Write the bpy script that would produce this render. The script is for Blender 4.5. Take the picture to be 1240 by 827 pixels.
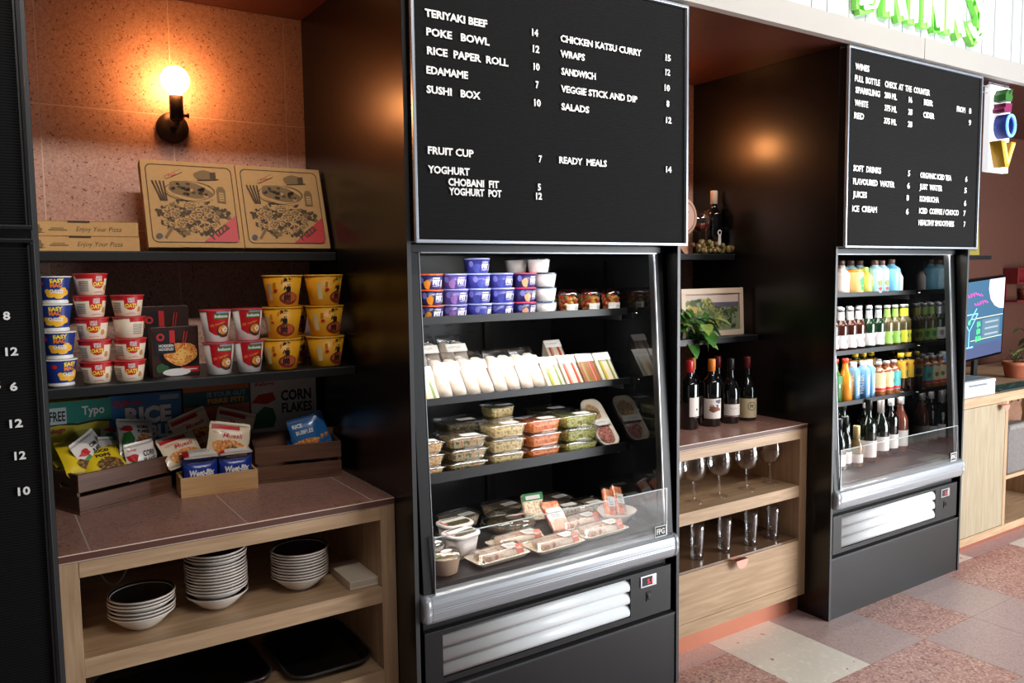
import bpy, bmesh, math, random
from mathutils import Vector, Matrix
PI = math.pi
random.seed(7)
for o in list(bpy.data.objects): bpy.data.objects.remove(o)
scene = bpy.context.scene
COL = scene.collection

# ------------------------------------------------------------------ camera
FPX = 974.84
YAW, PITCH, ROLL = 0.583105, -0.083608, -0.013084
def cam_axes():
    cy, sy = math.cos(YAW), math.sin(YAW); cp, sp = math.cos(PITCH), math.sin(PITCH)
    F = Vector((sy*cp, cy*cp, sp)); R = Vector((cy, -sy, 0)); U = R.cross(F)
    c, s = math.cos(ROLL), math.sin(ROLL)
    return c*R+s*U, -s*R+c*U, F
R_, U_, F_ = cam_axes()
cd = bpy.data.cameras.new('camera'); cam = bpy.data.objects.new('camera', cd); COL.objects.link(cam)
cd.sensor_width = 36; cd.sensor_fit = 'HORIZONTAL'; cd.lens = FPX*36/1240
cd.clip_start = .05; cd.clip_end = 100
m = Matrix.Identity(4)
for i in range(3):
    m[i][0] = R_[i]; m[i][1] = U_[i]; m[i][2] = -F_[i]
m[0][3], m[1][3], m[2][3] = 0, -2.0432, 1.5
cam.matrix_world = m
scene.camera = cam

# ------------------------------------------------------------------ light
EXPOSURE = 0.0
WORLD = 0.085
KEY = 55
WINDOW = 270
BULB = 72
LED = 2.8
scene.view_settings.view_transform = 'Standard'
scene.view_settings.look = 'None'
scene.view_settings.exposure = EXPOSURE
scene.view_settings.gamma = 1
scene.view_settings.use_curve_mapping = False
scene.cycles.use_denoising = True
scene.cycles.transparent_max_bounces = 32
scene.cycles.max_bounces = 8

w = bpy.data.worlds.new('hall'); scene.world = w; w.use_nodes = True
nt = w.node_tree; nt.nodes.clear()
tc = nt.nodes.new('ShaderNodeTexCoord'); sx = nt.nodes.new('ShaderNodeSeparateXYZ')
nt.links.new(tc.outputs['Generated'], sx.inputs[0])
cr = nt.nodes.new('ShaderNodeValToRGB'); e = cr.color_ramp
mr = nt.nodes.new('ShaderNodeMapRange'); mr.inputs[1].default_value = -1; mr.inputs[2].default_value = 1
nt.links.new(sx.outputs['Z'], mr.inputs[0]); nt.links.new(mr.outputs[0], cr.inputs[0])
e.elements[0].position = .0; e.elements[0].color = (.10, .08, .075, 1)
e.elements[1].position = 1.; e.elements[1].color = (2.6, 2.65, 2.75, 1)
for p_, c_ in ((.46, (.3, .27, .26, 1)), (.515, (.85, .84, .84, 1)), (.72, (.8, .82, .86, 1))):
    k = e.elements.new(p_); k.color = c_
bg = nt.nodes.new('ShaderNodeBackground'); bg.inputs[1].default_value = WORLD
wo = nt.nodes.new('ShaderNodeOutputWorld')
nt.links.new(cr.outputs[0], bg.inputs[0]); nt.links.new(bg.outputs[0], wo.inputs[0])

def area(name, loc, target, sx_, sy_, power, color=(1, 1, 1), spread=PI):
    L = bpy.data.lights.new(name, 'AREA'); L.shape = 'RECTANGLE'; L.size = sx_; L.size_y = sy_
    L.energy = power; L.color = color; L.spread = spread
    o = bpy.data.objects.new(name, L); COL.objects.link(o); o.location = loc
    o.rotation_euler = (Vector(target)-Vector(loc)).to_track_quat('-Z', 'Y').to_euler()
    return o
area('linear_ceiling_light', (2.2, -3.0, 4.1), (2.2, .6, 2.8), 4.4, .2, KEY, (1, .93, .86), math.radians(72))
area('window_wall_daylight', (5.4, -3.0, 1.15), (3.4, 0, .7), 2.6, 2.2, WINDOW, (.93, .97, 1))

# ------------------------------------------------------------------ materials
MATS = {}
def lin(c):
    return tuple((x/255/12.92 if x/255 <= .04045 else ((x/255+.055)/1.055)**2.4) for x in c)
def mat(name, rgb, rough=.5, metal=0., var=0., scale=30., emit=0., coat=0., bump=0., spec=.5, axis=(1, 1, 1)):
    if name in MATS: return MATS[name]
    M = bpy.data.materials.new(name); M.use_nodes = True; MATS[name] = M
    nt = M.node_tree; b = nt.nodes['Principled BSDF']
    c = (*lin(rgb), 1)
    b.inputs['Base Color'].default_value = c
    b.inputs['Roughness'].default_value = rough; b.inputs['Metallic'].default_value = metal
    b.inputs['Specular IOR Level'].default_value = spec
    b.inputs['Coat Weight'].default_value = coat; b.inputs['Coat Roughness'].default_value = .08
    if emit:
        b.inputs['Emission Color'].default_value = c; b.inputs['Emission Strength'].default_value = emit
    if var or bump:
        tc = nt.nodes.new('ShaderNodeTexCoord'); mp = nt.nodes.new('ShaderNodeMapping')
        mp.inputs['Scale'].default_value = [scale*a for a in axis]
        nz = nt.nodes.new('ShaderNodeTexNoise'); nz.inputs['Scale'].default_value = 1; nz.inputs['Detail'].default_value = 4
        nt.links.new(tc.outputs['Object'], mp.inputs[0]); nt.links.new(mp.outputs[0], nz.inputs['Vector'])
        if var:
            r = nt.nodes.new('ShaderNodeValToRGB')
            r.color_ramp.elements[0].position = .3; r.color_ramp.elements[1].position = .7
            r.color_ramp.elements[0].color = (*[x*(1-var) for x in c[:3]], 1)
            r.color_ramp.elements[1].color = (*[min(1, x*(1+var)) for x in c[:3]], 1)
            nt.links.new(nz.outputs[0], r.inputs[0]); nt.links.new(r.outputs[0], b.inputs['Base Color'])
        if bump:
            bp = nt.nodes.new('ShaderNodeBump'); bp.inputs['Strength'].default_value = bump; bp.inputs['Distance'].default_value = .003
            nt.links.new(nz.outputs[0], bp.inputs['Height']); nt.links.new(bp.outputs[0], b.inputs['Normal'])
    return M
def ramp_mat(name, stops, rough=.5, scale=30., axis=(1, 1, 1), tex='noise', detail=4., dist=0., bump=0., coat=0., spec=.5, rnd=1.):
    """colour ramp over a noise / voronoi cell texture in object space"""
    if name in MATS: return MATS[name]
    M = bpy.data.materials.new(name); M.use_nodes = True; MATS[name] = M
    nt = M.node_tree; b = nt.nodes['Principled BSDF']; b.inputs['Roughness'].default_value = rough
    b.inputs['Coat Weight'].default_value = coat; b.inputs['Specular IOR Level'].default_value = spec
    tc = nt.nodes.new('ShaderNodeTexCoord'); mp = nt.nodes.new('ShaderNodeMapping')
    mp.inputs['Scale'].default_value = [scale*a for a in axis]
    nt.links.new(tc.outputs['Object'], mp.inputs[0])
    if tex == 'noise':
        t = nt.nodes.new('ShaderNodeTexNoise'); t.inputs['Scale'].default_value = 1; t.inputs['Detail'].default_value = detail
        t.inputs['Distortion'].default_value = dist; out = t.outputs[0]
    else:
        t = nt.nodes.new('ShaderNodeTexVoronoi'); t.inputs['Scale'].default_value = 1
        t.inputs['Randomness'].default_value = rnd
        s = nt.nodes.new('ShaderNodeSeparateColor'); nt.links.new(t.outputs['Color'], s.inputs[0]); out = s.outputs[0]
    nt.links.new(mp.outputs[0], t.inputs['Vector'])
    r = nt.nodes.new('ShaderNodeValToRGB'); cr = r.color_ramp
    cr.interpolation = 'CONSTANT' if tex != 'noise' else 'LINEAR'
    while len(cr.elements) > 1: cr.elements.remove(cr.elements[-1])
    cr.elements[0].position = stops[0][0]; cr.elements[0].color = (*lin(stops[0][1]), 1)
    for p, c in stops[1:]:
        k = cr.elements.new(p); k.color = (*lin(c), 1)
    nt.links.new(out, r.inputs[0]); nt.links.new(r.outputs[0], b.inputs['Base Color'])
    if bump:
        bp = nt.nodes.new('ShaderNodeBump'); bp.inputs['Strength'].default_value = bump; bp.inputs['Distance'].default_value = .004
        nt.links.new(out, bp.inputs['Height']); nt.links.new(bp.outputs[0], b.inputs['Normal'])
    return M
def clear(name, tint=(255, 255, 255), refl=.12, edge=.55, rough=.03):
    """thin clear plastic or glass: see-through, reflecting more at grazing angles"""
    if name in MATS: return MATS[name]
    M = bpy.data.materials.new(name); M.use_nodes = True; MATS[name] = M
    nt = M.node_tree; nt.nodes.clear()
    t = nt.nodes.new('ShaderNodeBsdfTransparent'); t.inputs[0].default_value = (*lin(tint), 1)
    g = nt.nodes.new('ShaderNodeBsdfGlossy'); g.inputs['Roughness'].default_value = rough
    l = nt.nodes.new('ShaderNodeLayerWeight'); l.inputs[0].default_value = .35
    mr = nt.nodes.new('ShaderNodeMapRange'); mr.inputs[3].default_value = refl*.35; mr.inputs[4].default_value = edge
    mx = nt.nodes.new('ShaderNodeMixShader'); o = nt.nodes.new('ShaderNodeOutputMaterial')
    nt.links.new(l.outputs['Facing'], mr.inputs[0]); nt.links.new(mr.outputs[0], mx.inputs[0])
    nt.links.new(t.outputs[0], mx.inputs[1]); nt.links.new(g.outputs[0], mx.inputs[2]); nt.links.new(mx.outputs[0], o.inputs[0])
    return M
def wood(name, c1, c2, axis=0, scale=9., rough=.45):
    a = [14, 14, 14]; a[axis] = 1
    return ramp_mat(name, [(.25, c1), (.5, tuple((x+y)/2 for x, y in zip(c1, c2))), (.72, c2)], rough, scale/2, a, 'noise', 5, .6, .04)

# ------------------------------------------------------------------ mesh builder
TXT = {}
def text_mesh(s, bold=.0, res=2):
    k = (s, bold)
    if k in TXT: return TXT[k]
    cu = bpy.data.curves.new('t', 'FONT'); cu.body = s; cu.size = 1; cu.offset = bold; cu.resolution_u = res; cu.fill_mode = 'BOTH'
    o = bpy.data.objects.new('t', cu); COL.objects.link(o)
    me = bpy.data.meshes.new_from_object(o.evaluated_get(bpy.context.evaluated_depsgraph_get()))
    v = [(p.co.x, p.co.y) for p in me.vertices]; f = [tuple(p.vertices) for p in me.polygons]
    bpy.data.objects.remove(o); bpy.data.curves.remove(cu); bpy.data.meshes.remove(me)
    x0 = min((p[0] for p in v), default=0); x1 = max((p[0] for p in v), default=1)
    TXT[k] = ([((x-x0)/.729, y/.729) for x, y in v], f, (x1-x0)/.729)     # cap height = 1
    return TXT[k]
def rrect(w, d, r, n=3, cx=0, cy=0):
    r = min(r, w/2-1e-5, d/2-1e-5); P = []
    for qx, qy, a in ((1, 1, 0), (-1, 1, 90), (-1, -1, 180), (1, -1, 270)):
        for i in range(n+1):
            t = math.radians(a+90*i/n)
            P.append((cx+qx*(w/2-r)+r*math.cos(t), cy+qy*(d/2-r)+r*math.sin(t)))
    return P
class MB:
    def __init__(s): s.v = []; s.f = []; s.mi = []; s.sm = []; s.mats = []
    def mid(s, m):
        if m not in s.mats: s.mats.append(m)
        return s.mats.index(m)
    def add(s, vs, fs, m, smooth=False):
        o = len(s.v); k = s.mid(m)
        s.v += [tuple(p) for p in vs]
        for f in fs: s.f.append([i+o for i in f]); s.mi.append(k); s.sm.append(smooth)
        return s
    def box(s, x0, x1, y0, y1, z0, z1, m, b=0.):
        if b <= 0:
            v = [(x, y, z) for z in (z0, z1) for y in (y0, y1) for x in (x0, x1)]
            return s.add(v, [(0, 2, 3, 1), (4, 5, 7, 6), (0, 1, 5, 4), (2, 6, 7, 3), (0, 4, 6, 2), (1, 3, 7, 5)], m)
        bm = bmesh.new(); bmesh.ops.create_cube(bm, size=1)
        for p in bm.verts: p.co = ((x0+x1)/2+p.co.x*(x1-x0), (y0+y1)/2+p.co.y*(y1-y0), (z0+z1)/2+p.co.z*(z1-z0))
        bmesh.ops.bevel(bm, geom=bm.edges[:], offset=b, segments=2, affect='EDGES', profile=.5)
        bm.verts.index_update(); s.add([p.co[:] for p in bm.verts], [[q.index for q in f.verts] for f in bm.faces], m); bm.free()
        return s
    def loft(s, rings, m, cap0=True, cap1=True, smooth=True):
        n = len(rings[0]); vs = [p for r in rings for p in r]; fs = []
        for i in range(len(rings)-1):
            for j in range(n):
                a = i*n+j; b = i*n+(j+1) % n; fs.append((a, b, b+n, a+n))
        s.add(vs, fs, m, smooth); o = len(s.v)-len(vs); k = s.mid(m)
        if cap0: s.f.append([o+j for j in range(n)][::-1]); s.mi.append(k); s.sm.append(False)
        if cap1: s.f.append([o+(len(rings)-1)*n+j for j in range(n)]); s.mi.append(k); s.sm.append(False)
        return s
    def rloft(s, secs, m, r=.01, n=3, cap0=True, cap1=True, smooth=True, cx=0, cy=0):
        return s.loft([[(x, y, z) for x, y in rrect(w, d, r if len(q) == 0 else q[0], n, cx, cy)] for w, d, z, *q in secs], m, cap0, cap1, smooth)
    def lathe(s, prof, m, n=20, c=(0, 0, 0), smooth=True, cap0=True, cap1=True, axis='z'):
        def P(r, z, a):
            x, y = r*math.cos(a), r*math.sin(a)
            if axis == 'z': q = (x, y, z)
            elif axis == 'y': q = (x, z, y)
            else: q = (z, x, y)
            return (q[0]+c[0], q[1]+c[1], q[2]+c[2])
        rings = [[P(max(r, 1e-5), z, 2*PI*j/n) for j in range(n)] for r, z in prof]
        return s.loft(rings, m, cap0, cap1, smooth)
    def tube(s, pts, r, m, n=8, cap=True):
        pts = [Vector(p) for p in pts]; rings = []; up = None
        for i, p in enumerate(pts):
            t = (pts[min(i+1, len(pts)-1)]-pts[max(i-1, 0)]).normalized()
            if up is None: up = t.orthogonal().normalized()
            up = (up-t*up.dot(t)).normalized(); w_ = t.cross(up)
            rr = r[i] if isinstance(r, (list, tuple)) else r
            rings.append([tuple(p+up*math.cos(2*PI*j/n)*rr+w_*math.sin(2*PI*j/n)*rr) for j in range(n)])
        return s.loft(rings, m, cap, cap)
    def prism(s, pts, y0, y1, m, fn=None):
        """polygon in x,z pushed from y0 to y1"""
        n = len(pts); fn = fn or (lambda x, z, y: (x, y, z))
        v = [fn(x, z, y0) for x, z in pts]+[fn(x, z, y1) for x, z in pts]
        return s.add(v, [list(range(n)), list(range(2*n-1, n-1, -1))]+[(j, (j+1) % n, n+(j+1) % n, n+j) for j in range(n)], m)
    # prints, mapped on a surface fn(u, v) -> point
    def rect(s, fn, u0, u1, v0, v1, m, nu=1, nv=1):
        v = [fn(u0+(u1-u0)*i/nu, v0+(v1-v0)*j/nv) for j in range(nv+1) for i in range(nu+1)]
        return s.add(v, [(j*(nu+1)+i, j*(nu+1)+i+1, (j+1)*(nu+1)+i+1, (j+1)*(nu+1)+i) for j in range(nv) for i in range(nu)], m, nu*nv > 1)
    def poly(s, fn, pts, m):
        cx = sum(p[0] for p in pts)/len(pts); cy = sum(p[1] for p in pts)/len(pts)
        n = len(pts); V = [tuple(p[:2]) for p in pts]+[(cx, cy)]; T_ = [(i, (i+1) % n, n) for i in range(n)]
        far = max(pts, key=lambda p: (p[0]-cx)**2+(p[1]-cy)**2); size = math.hypot(far[0]-cx, far[1]-cy)
        bend = (Vector(fn((far[0]+cx)/2, (far[1]+cy)/2))-(Vector(fn(*far[:2]))+Vector(fn(cx, cy)))/2).length
        k = 0
        while bend > .00012 and k < 3: bend /= 4; k += 1
        for _ in range(k):                                       # follow a curved surface
            mid = {}; N = []
            def M_(a, b):
                q = (min(a, b), max(a, b))
                if q not in mid: V.append(((V[a][0]+V[b][0])/2, (V[a][1]+V[b][1])/2)); mid[q] = len(V)-1
                return mid[q]
            for a, b, c in T_:
                x, y, z = M_(a, b), M_(b, c), M_(c, a); N += [(a, x, z), (x, b, y), (z, y, c), (x, y, z)]
            T_ = N
        return s.add([fn(*p) for p in V], T_, m)
    def disc(s, fn, u, v, ru, rv, m, n=16, wob=0., rot=0.):
        P = []
        for i in range(n):
            a = 2*PI*i/n; k = 1+wob*math.sin(3*a+u*900)+wob*math.cos(5*a+v*700)
            x, y = ru*k*math.cos(a), rv*k*math.sin(a)
            P.append((u+x*math.cos(rot)-y*math.sin(rot), v+x*math.sin(rot)+y*math.cos(rot)))
        return s.poly(fn, P, m)
    def ring(s, fn, u, v, r0, r1, m, n=20, sy=1):
        vs = [fn(u+r*math.cos(2*PI*i/n), v+sy*r*math.sin(2*PI*i/n)) for r in (r0, r1) for i in range(n)]
        return s.add(vs, [(i, (i+1) % n, n+(i+1) % n, n+i) for i in range(n)], m)
    def stroke(s, fn, pts, wd, m):
        vs = []; fs = []
        for i, p in enumerate(pts):
            a = pts[max(i-1, 0)]; b = pts[min(i+1, len(pts)-1)]
            dx, dy = b[0]-a[0], b[1]-a[1]; L = math.hypot(dx, dy) or 1
            nx, ny = -dy/L*wd/2, dx/L*wd/2
            vs += [fn(p[0]+nx, p[1]+ny), fn(p[0]-nx, p[1]-ny)]
            if i: fs.append((2*i-2, 2*i-1, 2*i+1, 2*i))
        return s.add(vs, fs, m)
    def scrawl(s, fn, u, v, w, h, m):
        n = max(6, int(w/h*3)); return s.stroke(fn, [(u+w*i/n, v+h*(.5+.45*math.sin(2.1*i+math.sin(i*1.7)))) for i in range(n+1)], h*.2, m)   # illegible small print
    def text(s, fn, t, u, v, h, m, w=None, align='l', bold=.01, rot=0., slant=0., res=2):
        vs, fs, W = text_mesh(t, bold, res)
        kx = h if w is None else w/W
        ox = {'l': 0, 'c': -W*kx/2, 'r': -W*kx}[align]; c, q = math.cos(rot), math.sin(rot)
        out = []
        for x, y in vs:
            a, b = x*kx+ox+slant*y*h, y*h
            out.append(fn(u+a*c-b*q, v+a*q+b*c))
        return s.add(out, fs, m)
    def obj(s, name, parent=None, loc=None, rot=None, mod=None):
        me = bpy.data.meshes.new(name); me.from_pydata(s.v, [], s.f)
        for m_ in s.mats: me.materials.append(m_)
        me.polygons.foreach_set('material_index', s.mi); me.polygons.foreach_set('use_smooth', s.sm)
        me.update()
        o = bpy.data.objects.new(name, me); COL.objects.link(o)
        if parent: o.parent = parent
        if loc: o.location = loc
        if rot: o.rotation_euler = rot
        return o
def xz(y=0., x0=0., z0=0.):
    return lambda u, v: (x0+u, y, z0+v)                       # a print on a face that looks along -y
def xy(z=0., x0=0., y0=0.):
    return lambda u, v: (x0+u, y0+v, z)                       # a print lying flat
def cone(r0, r1, h, eps=.0006, a0=0., c=(0, 0, 0)):
    rm = (r0+r1)/2
    def fn(u, v):
        r = r0+(r1-r0)*v/h+eps; a = -PI/2+u/rm+a0
        return (c[0]+r*math.cos(a), c[1]+r*math.sin(a), c[2]+v)
    return fn
def thing(name, label, cat, loc=(0, 0, 0), rz=0., group=None, rot=None):
    o = bpy.data.objects.new(name, None); COL.objects.link(o); o.empty_display_size = .05
    o.location = loc; o.rotation_euler = rot or (0, 0, rz); o['label'] = label; o['category'] = cat
    if group: o['group'] = group
    return o
def tag(o, label, cat, group=None, kind=None):
    o['label'] = label; o['category'] = cat
    if group: o['group'] = group
    if kind: o['kind'] = kind
    return o
def struct(o): o['kind'] = 'structure'; return o
def copy_tree(o, parent=None):
    c = o.copy(); COL.objects.link(c)
    if parent: c.parent = parent
    for ch in list(o.children): copy_tree(ch, c)
    return c
class Kind:
    """build a thing once, copy it (with its parts and sub-parts) for every later repeat"""
    def __init__(s, make): s.make = make; s.first = None
    def put(s, label, loc, rz=0., group=None, rot=None):
        if s.first is None: s.first = o = s.make()
        else: o = copy_tree(s.first)
        o.location = loc; o.rotation_euler = rot or (0, 0, rz); o['label'] = label
        if group: o['group'] = group
        return o
# ------------------------------------------------------------------ shared materials
black = mat('black laminate', (8, 8, 9), .27, var=.1, scale=60, spec=.5)
blackm = mat('black powder coat', (15, 16, 18), .42)
blackg = mat('black gloss', (9, 9, 10), .09)
edge = mat('laminate edge', (62, 63, 65), .4)
alu = mat('brushed aluminium', (190, 193, 198), .32, metal=.9)
silver = mat('silver paint', (168, 172, 178), .3, metal=.35, coat=.3)
white = mat('white print', (236, 234, 230), .5)
ink = mat('black print', (22, 20, 20), .5)
oak = wood('light oak', (164, 132, 100), (198, 166, 132))
oakv = wood('light oak upright', (158, 126, 96), (192, 160, 126), 2)
clearg = clear('clear glass', refl=.05, edge=.2)
clearp = clear('clear plastic', refl=.3, edge=.6, rough=.12)
red = mat('red print', (196, 30, 34), .5)

# ------------------------------------------------------------------ floor: square terrazzo slabs .37 m
t_cream = ramp_mat('cream terrazzo', [(0, (236, 228, 214)), (.12, (230, 221, 207)), (.95, (240, 233, 220)), (.993, (160, 124, 98))], .32, 75, tex='vor')
t_pink = ramp_mat('pink terrazzo', [(0, (182, 156, 152)), (.3, (190, 166, 160)), (.7, (176, 150, 146)), (.97, (164, 137, 132))], .3, 170, tex='vor')
t_red = ramp_mat('red granite terrazzo', [(0, (184, 138, 128)), (.25, (198, 156, 144)), (.5, (168, 122, 114)), (.68, (212, 178, 164)), (.86, (142, 102, 98)), (.93, (190, 146, 134))], .34, 120, tex='vor')
grout = mat('grout', (112, 96, 92), .8)
fl = MB(); fl.box(-2.5, 9, -5.5, .9, -.06, -.0015, grout)
known = {(-1, 0): 2, (0, 0): 0, (1, 0): 1, (2, 0): 2, (3, 0): 1, (4, 0): 2, (5, 0): 2, (6, 0): 0, (-1, -1): 1, (0, -1): 0, (1, -1): 1,
         (4, -1): 0, (5, -1): 1, (6, -1): 1, (7, -1): 1, (-1, 1): 2, (0, 1): 2, (1, 1): 2, (2, 1): 1, (3, 1): 1, (4, 1): 2, (2, 2): 0, (1, 2): 1, (3, 2): 2, (5, 1): 1, (6, 1): 2}
rf = random.Random(3)
T = [t_cream, t_pink, t_red]
for i in range(-13, 18):
    for j in range(-3, 15):
        x0 = 2.384+.37*i; y1 = .048-.37*j
        if y1 > .9 or y1-.37 < -5.5 or x0 < -2.5 or x0 > 8.6: continue
        k = known.get((i, j)); k = rf.choice([0, 1, 1, 2, 2]) if k is None else k
        fl.box(x0+.001, x0+.369, y1-.369, y1-.001, -.004, 0, T[k])
struct(fl.obj('floor'))

# ------------------------------------------------------------------ walls, soffit, fascia
def terrazzo_wall(name):
    M = ramp_mat(name, [(0, (186, 146, 128)), (.3, (176, 135, 118)), (.62, (192, 154, 136)), (.9, (166, 124, 107)), (.972, (122, 84, 70))], .42, 210, tex='vor')
    return M
tw = terrazzo_wall('pink terrazzo wall')
joint = mat('pale joint', (214, 186, 166), .6)
bw = MB(); bw.box(-1.0, 4.0, .8006, .86, 0, 2.4, joint)
xs = [-1.0]+[.183+.3765*i for i in range(-3, 11)]
zs = [0, .15, .526, .902, 1.278, 1.654, 2.03, 2.4]
for a, b in zip(xs, xs[1:]):
    if a >= 4: continue
    for c, d in zip(zs, zs[1:]): bw.box(a+.0015, min(b-.0015, 4), .8, .807, c+.0015, d-.0015, tw)
struct(bw.obj('wall_back'))
rw = MB(); rw.box(4.0, 7.4, .8, .86, 0, 2.4, mat('copper brown wall', (84, 50, 39), .5, var=.12, scale=40))
struct(rw.obj('wall_right'))
ce = MB(); ce.box(-1.2, 7.4, -.03, .86, 2.4, 2.44, mat('red brown soffit', (70, 34, 26), .45, var=.15, scale=8, axis=(1, 6, 1)))
struct(ce.obj('ceiling'))
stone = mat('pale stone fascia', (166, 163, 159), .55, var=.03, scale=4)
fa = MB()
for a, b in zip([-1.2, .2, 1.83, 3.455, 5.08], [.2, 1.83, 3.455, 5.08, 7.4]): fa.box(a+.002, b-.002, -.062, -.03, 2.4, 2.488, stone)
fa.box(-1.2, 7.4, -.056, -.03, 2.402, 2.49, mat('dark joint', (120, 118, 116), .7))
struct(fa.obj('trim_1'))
slat = mat('white boarding', (178, 184, 184), .5)
sb = MB(); sb.box(-1.2, 7.4, -.04, -.0, 2.49, 3.7, mat('boarding groove', (120, 126, 128), .7))
x = -1.15; k = 0
while x < 7.3:
    wd = (.11, .165, .095, .14)[k % 4]; sb.box(x+.002, x+wd-.002, -.05, -.039, 2.492, 3.7, slat); x += wd; k += 1
struct(sb.obj('wall_front'))

# ------------------------------------------------------------------ black housings round the fridges
def housing(x0, x1, label):
    t = thing('fridge_housing', label, 'cabinet', (x0, 0, 0))
    w_ = x1-x0
    for a, nm in ((0, 'side_panel'), (w_-.014, 'side_panel')):
        m_ = MB(); m_.box(a, a+.014, .0, .797, 0, 2.398, black); m_.box(a+.0005, a+.0135, -.0012, .0, 0, 2.398, edge)
        m_.obj(nm, t)
    m_ = MB(); m_.box(.0145, w_-.0145, .004, .022, .0, .262, blackm); m_.box(.0145, w_-.0145, .002, .05, .2625, .27, edge); m_.obj('kick_panel', t)
    m_ = MB(); m_.box(.0145, w_-.0145, .0, .02, 1.592, 2.398, blackm); m_.obj('header_panel', t)
    m_ = MB(); m_.box(.0145, w_-.0145, .77, .79, 0.28, 2.398, blackm); m_.obj('back_panel', t)
    return t
housing(1.0, 2.06, 'tall black fridge housing nearer the camera, under the food menu board')
housing(2.949, 4.0, 'tall black fridge housing farther away, under the wines and drinks board')
t = thing('fridge_housing', 'black panelled pillar at the left edge carrying two letter boards', 'cabinet', (-.95, 0, 0))
for a in (0, 1.051):
    m_ = MB(); m_.box(a, a+.014, 0, .797, 0, 2.398, black); m_.box(a+.0005, a+.0135, -.0012, 0, 0, 2.398, edge); m_.obj('side_panel', t)
m_ = MB(); m_.box(.0145, 1.0505, .004, .022, 0, 2.398, blackm); m_.obj('front_panel', t)

# ------------------------------------------------------------------ letter boards
def felt():
    M = bpy.data.materials.new('grooved felt'); M.use_nodes = True
    nt = M.node_tree; b = nt.nodes['Principled BSDF']; b.inputs['Roughness'].default_value = .75
    b.inputs['Base Color'].default_value = (*lin((13, 13, 14)), 1); b.inputs['Specular IOR Level'].default_value = .16
    tc = nt.nodes.new('ShaderNodeTexCoord'); wv = nt.nodes.new('ShaderNodeTexWave'); wv.bands_direction = 'Z'
    wv.inputs['Scale'].default_value = 52; nt.links.new(tc.outputs['Object'], wv.inputs['Vector'])
    bp = nt.nodes.new('ShaderNodeBump'); bp.inputs['Strength'].default_value = .55; bp.inputs['Distance'].default_value = .002
    nt.links.new(wv.outputs['Fac'], bp.inputs['Height']); nt.links.new(bp.outputs[0], b.inputs['Normal'])
    return M
feltm = felt()
letter = mat('white letter', (240, 240, 238), .45, emit=0)
def board(x0, x1, z0, z1, lines, label, cap, fm, group=None):
    t = thing('menu_board', label, 'menu board', (x0, -.002, z0)); w_, h_ = x1-x0, z1-z0
    m_ = MB(); m_.box(.006, w_-.006, -.036, 0, .006, h_-.006, feltm); m_.obj('felt_panel', t)
    m_ = MB(); q = .009
    m_.box(0, w_, -.046, -.034, 0, q, fm, .0015); m_.box(0, w_, -.046, -.034, h_-q, h_, fm, .0015)
    m_.box(0, q, -.046, -.034, q, h_-q, fm, .0015); m_.box(w_-q, w_, -.046, -.034, q, h_-q, fm, .0015)
    m_.box(q, q+.004, -.04, -.03, q, h_-q, edge); m_.box(w_-q-.004, w_-q, -.04, -.03, q, h_-q, edge)
    m_.obj('frame', t)
    for s, a, b, z in lines:
        m_ = MB(); m_.text(xz(-.0395, -x0, -z0), s, a, z, cap, letter, w=b-a, bold=.03)
        o = m_.obj('lettering', t)
        md = o.modifiers.new('depth', 'SOLIDIFY'); md.thickness = .003; md.offset = 0
    return t
B1 = [('TERIYAKI BEEF', 1.051, 1.249, 2.2), ('POKE   BOWL', 1.054, 1.256, 2.151), ('RICE  PAPER  ROLL', 1.055, 1.319, 2.101), ('EDAMAME', 1.052, 1.183, 2.049), ('SUSHI   BOX', 1.051, 1.223, 1.997), ('FRUIT CUP', 1.051, 1.197, 1.833), ('YOGHURT', 1.05, 1.183, 1.781), ('CHOBANI  FIT', 1.113, 1.281, 1.75), ('YOGHURT  POT', 1.115, 1.29, 1.724), ('14', 1.405, 1.427, 2.201), ('12', 1.407, 1.431, 2.154), ('10', 1.409, 1.431, 2.103), ('7', 1.416, 1.427, 2.051), ('10', 1.41, 1.434, 1.998), ('7', 1.425, 1.436, 1.834), ('5', 1.42, 1.431, 1.75), ('12', 1.413, 1.435, 1.723), ('CHICKEN KATSU CURRY', 1.51, 1.838, 2.199), ('WRAPS', 1.509, 1.603, 2.154), ('SANDWICH', 1.512, 1.646, 2.102), ('VEGGIE STICK AND DIP', 1.51, 1.82, 2.05), ('SALADS', 1.511, 1.619, 1.997), ('READY  MEALS', 1.501, 1.69, 1.836), ('15', 1.945, 1.968, 2.2), ('12', 1.945, 1.966, 2.153), ('10', 1.941, 1.965, 2.102), ('8', 1.95, 1.963, 2.051), ('12', 1.948, 1.973, 1.997), ('14', 1.949, 1.974, 1.834)]
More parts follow.
